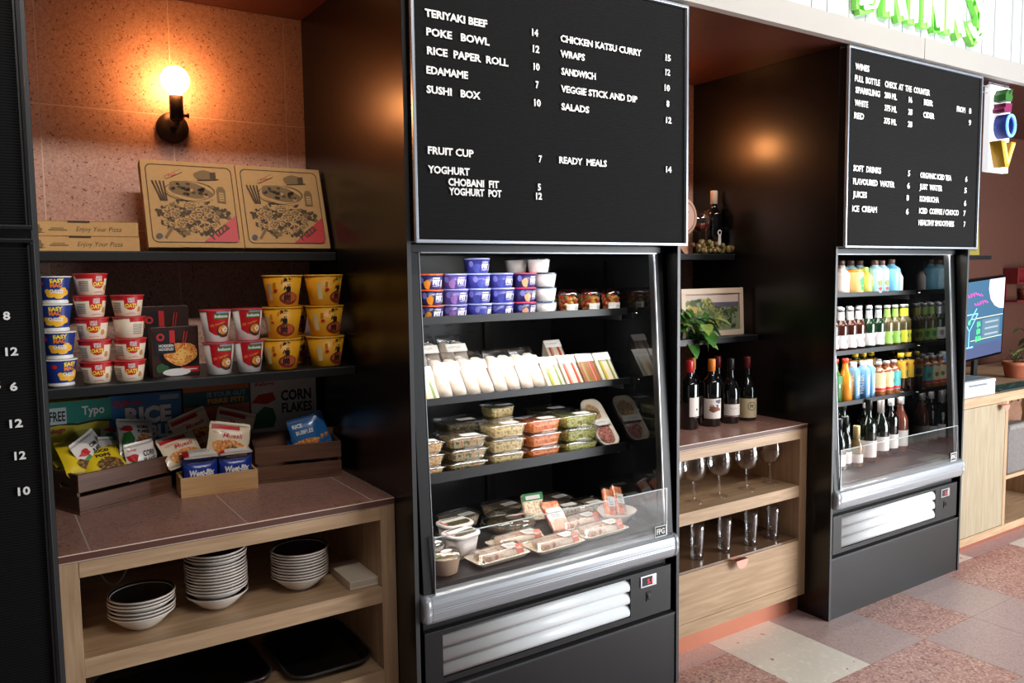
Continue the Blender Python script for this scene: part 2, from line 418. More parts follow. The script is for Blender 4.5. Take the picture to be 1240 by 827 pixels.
B2 = [('WINES', 2.991, 3.086, 2.304), ('FULL  BOTTLE', 2.99, 3.162, 2.257), ('CHECK  AT  THE  COUNTER', 3.198, 3.539, 2.258), ('SPARKLING', 2.996, 3.165, 2.212), ('200 ML', 3.198, 3.287, 2.213), ('16', 3.377, 3.402, 2.213), ('WHITE', 2.992, 3.083, 2.161), ('375 ML', 3.2, 3.288, 2.161), ('28', 3.375, 3.407, 2.162), ('RED', 2.991, 3.057, 2.11), ('375 ML', 3.198, 3.29, 2.108), ('28', 3.375, 3.408, 2.11), ('BEER', 3.494, 3.565, 2.215), ('FROM', 3.765, 3.838, 2.213), ('8', 3.872, 3.891, 2.214), ('CIDER', 3.492, 3.58, 2.161), ('9', 3.873, 3.893, 2.161), ('SOFT  DRINKS', 2.993, 3.185, 1.9), ('5', 3.386, 3.402, 1.901), ('FLAVOURED  WATER', 2.993, 3.287, 1.847), ('6', 3.382, 3.403, 1.848), ('JUICES', 2.993, 3.09, 1.795), ('8', 3.38, 3.398, 1.796), ('ICE  CREAM', 2.991, 3.162, 1.737), ('6', 3.379, 3.399, 1.737), ('ORGANIC ICED TEA', 3.482, 3.738, 1.899), ('6', 3.859, 3.877, 1.901), ('JUST  WATER', 3.48, 3.663, 1.849), ('5', 3.854, 3.875, 1.849), ('KOMBUCHA', 3.483, 3.638, 1.796), ('6', 3.855, 3.874, 1.79), ('ICED  COFFEE / CHOCO', 3.481, 3.81, 1.744), ('7', 3.853, 3.871, 1.744), ('HEALTHY SMOOTHIES', 3.479, 3.772, 1.692), ('7', 3.858, 3.872, 1.693)]
B0 = [('8', .039, .052, 1.418), ('12', .039, .062, 1.342), ('6', .043, .057, 1.267), ('5', .012, .027, 1.272), ('12', .038, .062, 1.188), ('12', .043, .064, 1.118), ('10', .045, .068, 1.04)]
frame_alu = mat('pale aluminium frame', (176, 184, 196), .3, metal=.6)
frame_dk = mat('dark frame', (26, 26, 28), .4, metal=.3)
board(1.006, 2.048, 1.589, 2.392, B1, 'black letter board listing food from teriyaki beef to ready meals', .0205, frame_alu)
board(2.943, 3.981, 1.589, 2.392, B2, 'black letter board listing wines, beer, soft drinks and juices', .0245, frame_alu)
board(-.94, .104, 1.607, 2.392, [], 'blank upper letter board at the top left edge', .02, frame_dk)
board(-.94, .104, .3, 1.588, B0, 'lower letter board at the left edge showing prices such as 12 and 10', .0175, frame_dk)

# ------------------------------------------------------------------ chilled display cases
led = mat('cool strip light', (255, 250, 242), .5, emit=16*LED)
led1 = mat('bright strip light', (255, 250, 242), .5, emit=15*LED); led2 = mat('soft strip light', (255, 250, 242), .5, emit=9*LED)
mirror = ramp_mat('dark double glazing', [(0, (10, 11, 12)), (1, (13, 14, 15))], .035, 3)
_b = mirror.node_tree.nodes['Principled BSDF']; _b.inputs['IOR'].default_value = 1.62; _b.inputs['Coat Weight'].default_value = .15; _b.inputs['Coat Roughness'].default_value = .02
well = mat('case lining', (34, 35, 38), .35)
slatw = mat('white louvre', (232, 236, 238), .35)
def case(x, label, shelves, lip, tilt):
    t = thing('display_fridge', label, 'fridge', (x, 0, .27))
    z = lambda q: q-.27
    m_ = MB()
    m_.box(-.5, .5, .70, .765, z(.28), z(1.575), well); m_.box(-.498, .498, .06, .70, z(.28), z(.555), well)
    for k in range(9):
        for zz in (1.30, 1.27, 1.05, 1.02, .80, .76): m_.box(-.43+.1*k, -.40+.1*k, .699, .7005, z(zz), z(zz+.007), ink)
    m_.obj('body', t)
    m_ = MB(); m_.box(-.5, -.494, .05, .70, z(.555), z(1.57), clearg); m_.obj('end_glass', t)
    m_ = MB(); m_.box(.477, .5, .06, .70, z(.555), z(1.57), mirror); m_.obj('end_glass', t)
    for s in (-1, 1):                                          # sloping front posts
        a, b = (-.5, -.463) if s < 0 else (.463, .5); m_ = MB()
        ring = lambda q, y0, y1: [(a, y0, z(q)), (b, y0, z(q)), (b, y1, z(q)), (a, y1, z(q))]
        m_.loft([ring(.562, .002, .032), ring(1.572, .06, .09)], blackm, smooth=False)
        c, d = (b, b+.002) if s < 0 else (a-.002, a)
        ring2 = lambda q, y0, y1: [(c, y0, z(q)), (d, y0, z(q)), (d, y1, z(q)), (c, y1, z(q))]
        m_.loft([ring2(.562, .0, .007), ring2(1.566, .058, .065)], alu, smooth=False)
        m_.obj('post', t)
    m_ = MB(); m_.box(-.5, .5, .055, .70, z(1.573), z(1.589), blackm); m_.box(-.462, .462, .048, .056, z(1.5635), z(1.567), silver)
    m_.box(-.49, .49, .05, .058, z(1.567), z(1.586), blackm); m_.obj('canopy', t)
    m_ = MB(); m_.box(-.45, .45, .062, .085, z(1.5685), z(1.572), led); m_.obj('strip_light', t)
    for a in (-.17, .16):
        m_ = MB(); m_.box(a-.02, a+.02, .685, .70, z(.585), z(1.55), blackm)
        for k in range(30): m_.box(a-.004, a+.004, .6845, .686, z(.61+.031*k), z(.625+.031*k), ink)
        m_.obj('shelf_upright', t)
    for n, (zz, y0) in enumerate(shelves):
        sh = MB(); sl = tilt[n]; y1 = .66
        up = lambda y: zz-sl
        ring = lambda y: [(-.448, y, z(up(y)-.004)), (.448, y, z(up(y)-.004)), (.448, y, z(up(y))), (-.448, y, z(up(y)))]
        sh.loft([ring(y0), ring(y1)], blackm, smooth=False); sh.box(-.45, .45, y0-.004, y0+.004, z(zz-max(lip, sl+.009)), z(zz+.002), blackm, .001)
        for s in (-1, 1): sh.box(s*.449-.002, s*.449+.002, y0+.03, y1, z(zz-.045), z(zz-.0125), blackm)
        so = sh.obj('shelf', t)
        m_ = MB(); m_.box(-.44, .44, y0+.006, y0+.022, z(zz-sl-.0062), z(zz-sl-.0045), led1 if n == 0 else led2); m_.obj('strip_light', so)
    m_ = MB(); m_.box(-.46, .46, .03, .70, z(.556), z(.58), blackm)
    for k in range(4): m_.box(-.455, .455, .05+.12*k, .053+.12*k, z(.58), z(.5806), well)
    m_.obj('deck', t)
    m_ = MB(); m_.box(-.4635, .4635, -.004, .0, z(.566), z(.735), clearg); m_.box(-.4635, .4635, -.0045, .0005, z(.735), z(.7372), mat('glass edge', (190, 200, 205), .2))
    m_.box(-.466, -.4636, -.0045, .0005, z(.566), z(.737), alu); m_.box(.4636, .466, -.0045, .0005, z(.566), z(.737), alu)
    m_.obj('front_glass', t)
    # rounded bumper rail with end caps
    P = [(.05, .486), (.0, .484), (-.014, .487), (-.022, .497), (-.025, .512), (-.026, .520), (-.0245, .523), (-.026, .526), (-.0245, .529), (-.026, .532), (-.025, .545), (-.021, .558), (-.012, .565), (.0, .568), (.05, .567)]
    m_ = MB(); m_.loft([[(xx, y, z(zz)) for y, zz in P] for xx in (-.485, .485)], silver, smooth=False); bo = m_.obj('bumper', t)
    for s in (-1, 1):
        m_ = MB(); R = []
        for xx, k in ((.486, 1.0), (.5, 1.0), (.508, .9), (.511, .72)):
            R.append([(s*xx, .0+(y-.0)*k, z(.526+(zz-.526)*k)) for y, zz in P])
        m_.loft(R if s > 0 else R[::-1], silver); m_.obj('end_cap', bo)
    m_ = MB(); m_.box(-.49, .49, .03, .06, z(.28), z(.555), ink); m_.obj('plinth', t)
    # control panel with three louvres
    m_ = MB(); w0, w1, h0, h1 = -.499, .492, .285, .452
    lx0, lx1, lz0, lz1 = -.44, .301, .303, .44
    for a, b, c, d in ((w0, lx0, h0, h1), (lx1, w1, h0, h1), (lx0, lx1, h0, lz0), (lx0, lx1, lz1, h1)): m_.box(a, b, .004, .02, z(c), z(d), blackm)
    m_.box(w0, w1, .0025, .004, z(h1-.0018), z(h1), edge); po = m_.obj('control_panel', t)
    for k in range(3):
        zt = .437-.0445*k; m_ = MB()
        pr = [(.0275, zt), (.019, zt-.004), (.011, zt-.011), (.0065, zt-.021), (.005, zt-.033), (.007, zt-.0425), (.028, zt-.0425)]
        m_.loft([[(xx, y, z(q)) for y, q in pr] for xx in (lx0+.001, lx1-.001)], slatw); m_.obj('louvre', po)
    m_ = MB(); m_.box(.345, .42, .0, .0045, z(.395), z(.435), alu, .001); m_.box(.352, .4, -.0008, .0, z(.401), z(.431), ink)
    m_.text(xz(-.0012), '5.1', .376, z(.407), .017, mat('red digits', (255, 40, 50), .5, emit=1.6), bold=.0); m_.obj('display', po)
    m_ = MB(); m_.box(.374, .396, .001, .0045, z(.342), z(.374), ink); m_.box(.378, .39, -.002, .002, z(.349), z(.367), blackg, .001); m_.obj('switch', po)
    m_ = MB(); m_.scrawl(xz(.029), .2, z(.466), .09, .009, mat('dull print', (96, 110, 116), .5)); m_.obj('maker_lettering', t)
    m_ = MB(); m_.box(.405, .461, -.0065, -.0046, z(.567), z(.607), blackm)
    f = xz(-.0067)
    for a, b, c, d in ((.405, .461, .567, .570), (.405, .461, .604, .607), (.405, .4075, .567, .607), (.4585, .461, .567, .607)): m_.rect(f, a, b, z(c), z(d), white)
    m_.text(f, 'FPG', .433, z(.577), .02, white, w=.038, align='c', bold=.02); m_.obj('badge', t)
    return t
case(1.53, 'open fronted chilled case of yoghurts, wraps, salads and sushi under the food board', [(1.369, .19), (1.113, .178), (.868, .2)], .021, (.014, .006, .022))
case(3.4745, 'open fronted chilled case of bottles and wine under the drinks board', [(1.392, .22), (1.123, .215), (.883, .215)], .019, (.008, .008, .008))
# ------------------------------------------------------------------ niche joinery
def shelf_unit(x0, x1, label, drawer):
    t = thing('shelf_unit', label, 'cabinet', (x0, .12, 0)); W = x1-x0; p = .047
    for a in (0, W-p):
        m_ = MB(); m_.box(a, a+p, 0, .66, .085 if drawer else .0, .8185, oakv, .0008); m_.obj('side_panel', t)
    m_ = MB(); m_.box(p, W-p, -.001, .03, .78, .8185, oak, .0008); m_.obj('apron', t)
    m_ = MB(); m_.box(p, W-p, .0, .655, .527, .576, oak, .0008); m_.obj('shelf', t)
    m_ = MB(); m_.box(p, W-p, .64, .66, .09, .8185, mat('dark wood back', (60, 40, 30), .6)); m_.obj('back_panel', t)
    if drawer:
        m_ = MB(); m_.box(p, W-p, .004, .64, .335, .344, mat('brown glass board', (120, 92, 70), .12, coat=.5)); m_.obj('shelf', t)
        m_ = MB(); m_.box(p-.0, W-p, .0, .022, .137, .334, oak, .0008); d = m_.obj('drawer', t)
        cu = mat('copper', (222, 150, 122), .28, metal=1.)
        m_ = MB(); P = [(-.034, 0)]+[(-.034*math.cos(PI*i/12), -.034*math.sin(PI*i/12)) for i in range(13)]
        m_.prism(P[1:], -.031, -.029, mat('pink copper face', (226, 160, 146), .35, metal=.35)); m_.box(-.034, .034, -.031, .001, 0, .002, cu)
        m_.obj('handle', d, (2.5065-x0, 0, .3375))
        m_ = MB(); m_.box(p, W-p, .0, .022, .085, .1355, oak); m_.obj('bottom_rail', t)
        m_ = MB(); m_.box(0, W, .034, .044, 0, .085, mat('copper kick', (192, 120, 94), .34, metal=.6)); m_.obj('kick_board', t)
    else:
        m_ = MB(); m_.box(p, W-p, .0, .655, .27, .32, oak, .0008); m_.obj('shelf', t)
        m_ = MB(); m_.box(p, W-p, .01, .03, 0, .269, oak); m_.obj('bottom_panel', t)
    return t
shelf_unit(.1165, .9985, 'oak shelf unit holding the cereal bowls, left of the food case', False)
shelf_unit(2.0615, 2.9475, 'oak shelf unit holding wine glasses and tumblers, with a drawer below', True)
t_top = ramp_mat('brown pink terrazzo top', [(0, (168, 126, 113)), (.3, (158, 116, 104)), (.62, (176, 134, 120)), (.9, (150, 108, 96)), (.965, (108, 72, 62))], .3, 190, tex='vor')
def top(x0, x1, joints, label):
    m_ = MB(); js = [x0]+joints+[x1]
    m_.box(x0, x1, .121, .798, .8195, .8414, mat('worktop joint', (206, 184, 170), .6)); m_.box(x0, x1, .1178, .1186, .8235, .8392, mat('top edge', (92, 58, 46), .5))
    for a, b in zip(js, js[1:]): m_.box(a+.002, b-.002, .1185, .797, .8235, .842, t_top, .0006)
    m_.box(x0, x1, .1176, .12, .8394, .8418, mat('metal top trim', (228, 204, 190), .35))
    return tag(m_.obj('worktop'), label, 'worktop')
top(.1165, .9985, [.19, .567, .93], 'pink brown terrazzo worktop under the cereal crates')
top(2.0615, 2.9475, [2.43, 2.81], 'pink brown terrazzo worktop under the red wine bottles')
def wall_shelf(x0, x1, y0, z, label):
    m_ = MB(); m_.box(x0, x1, y0, .799, z-.027, z, blackm, .001); m_.box(x0, x1, y0-.001, y0+.001, z-.003, z-.0005, edge)
    return tag(m_.obj('wall_shelf'), label, 'shelf')
for x0, x1, nm in ((.1165, .9985, 'left niche'), (2.0615, 2.9475, 'wine niche')):
    wall_shelf(x0, x1, .53, 1.58, {'left niche': 'upper black shelf carrying the pizza boxes', 'wine niche': 'upper black shelf carrying the small barrel and grapes'}[nm])
    wall_shelf(x0, x1, .39, 1.212, {'left niche': 'lower black shelf carrying the noodle and oats cups', 'wine niche': 'lower black shelf carrying the framed picture and trailing plant'}[nm])

# ------------------------------------------------------------------ wall lamps
bulbm = mat('lit bulb', (255, 170, 100), .4, emit=BULB)
def sconce():
    t = thing('wall_lamp', '', 'lamp')
    br = mat('dark bronze', (52, 38, 30), .4, metal=.6)
    m_ = MB(); m_.lathe([(.05, -.001), (.05, -.012), (.046, -.018), (.02, -.022)], br, 28, axis='y'); m_.obj('back_plate', t)
    m_ = MB(); m_.tube([(0, -.018, 0), (0, -.05, 0), (0, -.078, .004), (0, -.082, .03)], .009, br); m_.obj('arm', t)
    m_ = MB(); m_.lathe([(.017, .012), (.021, .016), (.021, .088), (.017, .09)], br, 24, (0, -.082, 0))
    m_.tube([(.0205, -.082, .03), (.034, -.082, .03)], .005, br); m_.tube([(.033, -.082, .03), (.036, -.082, .03)], .009, br); m_.obj('socket', t)
    m_ = MB(); R = .043; m_.lathe([(.014, .088), (.018, .096)]+[(R*math.sin(a), .138-R*math.cos(a)) for a in [.5+.33*i for i in range(8)]]+[(.001, .181)], bulbm, 24, (0, -.082, 0)); m_.obj('bulb', t)
    return t
K = Kind(sconce)
K.put('glowing round bulb wall lamp above the pizza boxes', (.556, .799, 1.988))
K.put('wall lamp of the wine niche, behind the food menu board', (2.5, .799, 1.988))

# ------------------------------------------------------------------ pizza boxes
card = mat('kraft card', (196, 150, 92), .7, var=.05, scale=60)
card_d = mat('kraft card edge', (170, 122, 70), .8)
sep = mat('sepia print', (74, 54, 30), .7); sep2 = mat('sepia tone', (128, 98, 58), .7)
def pizza_box():
    t = thing('pizza_box', '', 'pizza box'); w_, h_, d_ = .279, .284, .04
    m_ = MB(); m_.box(-w_/2, w_/2, .004, d_, 0, h_-.002, card_d); m_.obj('tray', t)
    m_ = MB(); m_.box(-w_/2-.001, w_/2+.001, 0, d_-.006, .0, h_, card, .001)
    m_.box(-.045, .045, -.002, .0, -.0, .008, card)
    f = xz(-.0006)
    a, b = .127, .142
    P = rrect(.256, .256, .018, 5, 0, .143); Q = rrect(.25, .25, .016, 5, 0, .143)
    n = len(P); m_.add([f(*p) for p in P]+[f(*p) for p in Q], [(i, (i+1) % n, n+(i+1) % n, n+i) for i in range(n)], sep)
    r_ = random.Random(5)
    # engraved still life: dish, board with stalks, bread, jar, tomatoes and mushrooms
    for i in range(150):
        a_ = r_.uniform(0, 6.28); q = math.sqrt(r_.random()); u = .002+.108*q*math.cos(a_); v = .098+.062*q*math.sin(a_)
        m_.disc(xz(-.0009-.000004*i), u, v, r_.uniform(.004, .012), r_.uniform(.003, .009), r_.choice([sep, sep, sep2, sep, card]), 8, .2, r_.uniform(0, 3))
    for i in range(34):
        a_ = r_.uniform(0, 6.28); q = math.sqrt(r_.random()); u = -.01+.085*q*math.cos(a_); v = .098+.042*q*math.sin(a_); k_ = xz(-.0017-.00001*i)
        m_.disc(k_, u, v, .0105, .0095, sep, 10); m_.disc(xz(-.00175-.00001*i), u, v, .0088, .0078, card, 10, .08); m_.disc(xz(-.0018-.00001*i), u+.002, v-.0015, .005, .0035, sep2, 8); m_.stroke(xz(-.00185-.00001*i), [(u-.004, v+.002), (u+.004, v+.003)], .0012, sep)
    m_.disc(xz(-.0023), -.005, .185, .075, .033, card, 24, 0, -.2); m_.ring(xz(-.0024), -.005, .185, .072, .075, sep, 26, .44)
    m_.disc(xz(-.0025), -.005, .188, .066, .026, sep2, 24, .05, -.2)
    for i in range(34):
        a_ = r_.uniform(0, 6.3); q = math.sqrt(r_.random())
        m_.disc(xz(-.0027), -.005+.058*q*math.cos(a_), .188+.021*q*math.sin(a_)-.011*q*math.cos(a_), .007, .005, r_.choice([sep, card, sep, sep2]), 8, .15)
    for i in range(4): m_.stroke(xz(-.0028), [(-.112+.011*i, .215), (-.09+.005*i, .15)], .0045, sep)
    m_.poly(xz(-.0028), [(-.07, .222), (-.022, .247), (-.027, .256), (-.075, .231)], card); m_.stroke(xz(-.003), [(-.07, .222), (-.022, .247), (-.027, .256), (-.075, .231), (-.07, .222)], .001, sep)
    m_.text(xz(-.0031), 'Pizza', -.062, .2275, .009, red, rot=.48, bold=.03)
    m_.disc(xz(-.0028), .045, .24, .034, .016, sep2, 16, .05); m_.poly(xz(-.003), [(.06, .225), (.078, .228), (.078, .252), (.06, .25)], sep)
    m_.stroke(xz(-.0029), [(.02, .222), (.085, .228)], .003, sep)
    m_.poly(xz(-.003), [(.075, .15), (.1, .148), (.102, .19), (.095, .203), (.08, .203), (.074, .19)], sep2); m_.poly(xz(-.0032), [(.081, .155), (.095, .155), (.095, .183), (.081, .183)], card)
    for i in range(3): m_.stroke(xz(-.0034), [(.083, .16+.008*i), (.093, .16+.008*i)], .002, sep)
    m_.stroke(xz(-.0034), [(-.09, .03), (-.07, .06)], .009, sep2)
    m_.disc(xz(-.0034), -.107, .035, .009, .009, ink, 16)
    m_.poly(xz(-.0026), [(.02, .0185), (.124, .0185), (.1245, .022), (.1245, .108)], red); m_.text(xz(-.0032), 'Pizza', .05, .024, .03, sep, w=.066, rot=.66, bold=.02)
    m_.obj('lid', t)
    return t
K = Kind(pizza_box)
for i, x in enumerate((.568, .851)):
    K.put(['printed pizza box leaning on the wall below the lamp', 'printed pizza box leaning at the right end of the upper shelf'][i], (x, .556, 1.5934), 0, 'pizza boxes propped up on the upper shelf', (-math.radians(18.5), 0, [.0, .0][i]))
def flat_box():
    t = thing('pizza_box', '', 'pizza box'); w_ = .282
    m_ = MB(); m_.box(-w_/2, w_/2, 0, .262, 0, .0415, card, .001); f = xz(-.0006)
    m_.text(f, 'Enjoy Your Pizza', -.02, .013, .014, sep, w=.115, bold=-.005, slant=.25)
    m_.disc(f, -.135+.02, .018, .012, .012, sep2, 12, .15); m_.rect(f, -.135, -.098, .008, .0095, sep)
    m_.rect(xz(-.0008), -.088, -.042, .014, .018, sep2); m_.rect(xz(-.0008), -.082, -.05, .02, .0225, sep2)
    m_.obj('tray', t)
    m_ = MB(); m_.box(-w_/2-.0005, w_/2+.0005, -.0008, .262, .0402, .0418, card_d); m_.box(-.04, .015, -.0018, -.0006, .037, .0422, mat('slot shade', (66, 44, 26), .8)); m_.obj('lid', t)
    return t
K = Kind(flat_box)
K.put('lower of two flat pizza boxes stacked at the left end of the upper shelf', (.2585, .532, 1.5805), 0, 'flat pizza boxes stacked on the upper shelf')
K.put('upper of two flat pizza boxes stacked at the left end of the upper shelf', (.2575, .535, 1.6228), 0, 'flat pizza boxes stacked on the upper shelf', None)

# ------------------------------------------------------------------ cups on the noodle shelf
blue = mat('navy print', (26, 52, 128), .35); yel = mat('cheese yellow', (240, 178, 40), .45); yel2 = mat('bright yellow', (250, 216, 60), .45)
wplas = mat('white plastic', (232, 230, 226), .35)
def mac_cup():
    t = thing('pasta_cup', '', 'cup')
    m_ = MB(); h = .074
    m_.lathe([(.030, 0), (.0325, .002), (.0335, .006), (.031, .0105), (.0315, .011)], wplas, 28, cap1=False)
    m_.lathe([(.0315, .011), (.041, h-.003)], blue, 28, cap0=False, cap1=False)
    f = cone(.030, .0415, h)
    for u, v, a, b in ((-.012, .026, .014, .009), (.008, .024, .016, .01), (.024, .03, .012, .009), (-.02, .033, .008, .007), (.018, .038, .01, .006)): m_.disc(f, u, v, a, b, yel, 14, .06)
    f = cone(.030, .0415, h, .0012)
    m_.text(f, 'CHEESE', .001, .029, .0095, white, w=.034, align='c', bold=.03, rot=-.05)
    m_.text(f, 'EASY', .003, .057, .010, yel2, w=.03, align='c', bold=.05, rot=.05); m_.text(f, 'MAC', .001, .045, .0105, mat('orange print', (232, 120, 40), .5), w=.027, align='c', bold=.05, rot=.05)
    m_.disc(f, -.033, .055, .006, .006, red, 12); m_.obj('cup_body', t)
    m_ = MB(); m_.lathe([(.041, h-.0035), (.0432, h-.003), (.0432, h-.0005), (.041, h)], wplas, 28); m_.obj('lid', t)
    return t
K = Kind(mac_cup); pos = ['bottom', 'second from the bottom', 'third from the bottom', 'top']
for i in range(4): K.put(f'blue cheese pasta cup, {pos[i]} of the stack at the shelf\'s left end', (.170+(.003, .003, -.002, -.001)[i], .452, 1.2125+.0745*i), (.5, -.05, -.1, .05)[i], 'blue pasta cups')
cream = mat('cream card', (232, 214, 190), .5); oatred = mat('oats red', (196, 24, 36), .4)
grey = mat('grey small print', (150, 140, 132), .6)
def oats_cup():
    t = thing('oats_cup', '', 'cup'); h = .0605
    m_ = MB(); m_.lathe([(.031, 0), (.0335, .002), (.0425, h-.003)], cream, 28)
    f = cone(.0328, .0427, h)
    m_.rect(f, -.06, .06, .046, h-.003, oatred, 24, 1)
    m_.poly(f, [(-.017, .047), (-.0165, .028), (-.009, .0205), (0, .0185), (.009, .0205), (.0165, .028), (.017, .047)], oatred)
    f = cone(.0328, .0427, h, .0013)
    m_.text(f, 'OATS', 0, .0255, .011, yel2, w=.03, align='c', bold=.04); m_.text(f, 'UNCLE', 0, .0465, .006, white, w=.016, align='c', bold=.04); m_.text(f, 'TOBYS', 0, .0392, .006, white, w=.017, align='c', bold=.04)
    m_.disc(f, .024, .02, .006, .008, mat('oat flake', (196, 140, 70), .6), 12, .1)
    m_.scrawl(f, -.013, .007, .026, .004, oatred)
    for i in range(6): m_.rect(f, -.052, -.026, .012+.005*i, .0145+.005*i, grey, 6, 1)
    m_.obj('cup_body', t)
    m_ = MB(); m_.lathe([(.0425, h-.004), (.0447, h-.0035), (.0447, h-.0012), (.043, h)], mat('red lid', (202, 60, 60), .35), 28); m_.obj('lid', t)
    return t
K = Kind(oats_cup); pos = ['bottom', 'second', 'middle', 'fourth', 'top']; rz = [.0, .05, -.05, .5, .75]
for i in range(5): K.put(f'red and cream oats cup, {pos[i]} from below in the stack of five', (.261+(.002, .001, -.003, -.006, -.002)[i], .468, 1.2125+.061*i), rz[i]*.6, 'red and cream oats cups')
pos = ['bottom', 'second', 'third', 'top']; rz = [0, .05, 1.5, .1]
for i in range(4): K.put(f'red and cream oats cup, {pos[i]} from below in the stack of four', (.3475+(-.003, .002, .002, 0)[i], .455, 1.2125+.061*i), rz[i], 'red and cream oats cups')
ndl = ramp_mat('noodle picture', [(.3, (120, 48, 22)), (.42, (208, 110, 40)), (.55, (232, 160, 70)), (.7, (250, 206, 120))], .5, 90, (1, 1, 1), detail=5, dist=2)
def noodle_cup():
    t = thing('noodle_cup', '', 'cup'); h = .097
    m_ = MB(); m_.lathe([(.030, 0), (.033, .002), (.0445, h-.004)], wplas, 30)
    f = cone(.0325, .0447, h)
    m_.poly(f, [(-.03, .034), (-.012, .022), (.008, .018), (.03, .016), (.0315, .05), (.032, h-.006), (0, h-.006), (-.032, h-.006)], oatred)
    f = cone(.0325, .0447, h, .0012); m_.disc(f, .014, .034, .021, .02, mat('bowl brown', (70, 46, 32), .5), 18); m_.disc(cone(.0325, .0447, h, .0016), .013, .037, .016, .014, ndl, 16)
    m_.disc(cone(.0325, .0447, h, .002), .018, .037, .009, .008, white, 12); m_.disc(cone(.0325, .0447, h, .0024), .018, .037, .004, .0035, yel, 10)
    m_.poly(f, [(-.014, .07), (.026, .07), (.029, .085), (-.011, .085)], mat('leaf green', (60, 130, 60), .5)); m_.text(cone(.0325, .0447, h, .0016), 'Indomie', .007, .0735, .0085, white, w=.036, align='c', bold=.04)
    m_.rect(f, -.006, .03, .0865, .091, mat('sky print', (150, 170, 210), .5), 4, 1)
    m_.text(f, 'Mi goreng', -.002, .051, .0085, mat('orange print', (232, 120, 40), .5), w=.044, align='c', bold=.04, rot=.3)
    m_.obj('cup_body', t)
    m_ = MB(); m_.lathe([(.0445, h-.005), (.0465, h-.0045), (.0465, h-.002), (.045, h)], mat('pink lid', (206, 70, 80), .3, coat=.3), 30); m_.obj('lid', t)
    return t
K = Kind(noodle_cup)
for x, y, z, l in ((.589, .445, 0, 'left column, below'), (.584, .447, 1, 'left column, on top'), (.679, .45, 0, 'right column, below'), (.679, .452, 1, 'right column, on top')):
    K.put(f'small red noodle cup beside the meal boxes, {l}', (x, y, 1.2125+.0975*z), 0, 'red noodle cups')
bowly = mat('golden yellow', (222, 158, 28), .45)
def bowl_cup():
    t = thing('noodle_bowl', '', 'cup'); h = .0975
    m_ = MB(); m_.lathe([(.041, 0), (.0445, .002), (.06, h-.004)], bowly, 34)
    f = cone(.0435, .0602, h, .0008)
    m_.disc(f, .01, .026, .031, .02, mat('broth red', (128, 44, 26), .4), 20); m_.disc(cone(.0435, .0602, h, .0013), .012, .029, .025, .014, mat('broth orange', (190, 92, 60), .4), 18, .05)
    g = cone(.0435, .0602, h, .0032)
    for i, ch in enumerate('辣煌尚'): m_.text(g, ch, .004, .069-.0245*i, .0172, ink, w=.021, align='c', bold=.03)
    m_.rect(f, -.06, -.045, .02, .07, mat('pale panel', (214, 196, 150), .5), 4, 1); m_.rect(g, -.035, -.028, .058, .075, mat('amber', (196, 124, 20), .5)); m_.disc(g, -.03, .05, .006, .005, oatred, 10)
    m_.rect(g, -.012, -.010, .07, .082, oatred)
    m_.obj('cup_body', t)
    m_ = MB(); m_.lathe([(.06, h-.005), (.0625, h-.0045), (.0625, h-.002), (.061, h)], mat('yellow lid', (222, 166, 50), .3, coat=.4), 34); m_.obj('lid', t)
    return t
K = Kind(bowl_cup); pos = ['bottom', 'middle', 'top']
for c, (x, rzs) in enumerate(((.788, (-.12, -.3, -.12)), (.928, (.3, .12, .42)))):
    for i in range(3): K.put(f'yellow instant noodle bowl, {pos[i]} of the {["left", "right"][c]} stack', (x+(-.004, .002, .006)[i]*(1-c), .462, 1.2125+.098*i), rzs[i], 'yellow instant noodle bowls')
for i in range(2): K.put(f'yellow instant noodle bowl in the rear stack, {["below", "on top"][i]}, mostly hidden', (.862, .604, 1.2125+.098*i), .3, 'yellow instant noodle bowls')
choc = mat('dark brown pack', (52, 30, 26), .35, var=.2, scale=60)
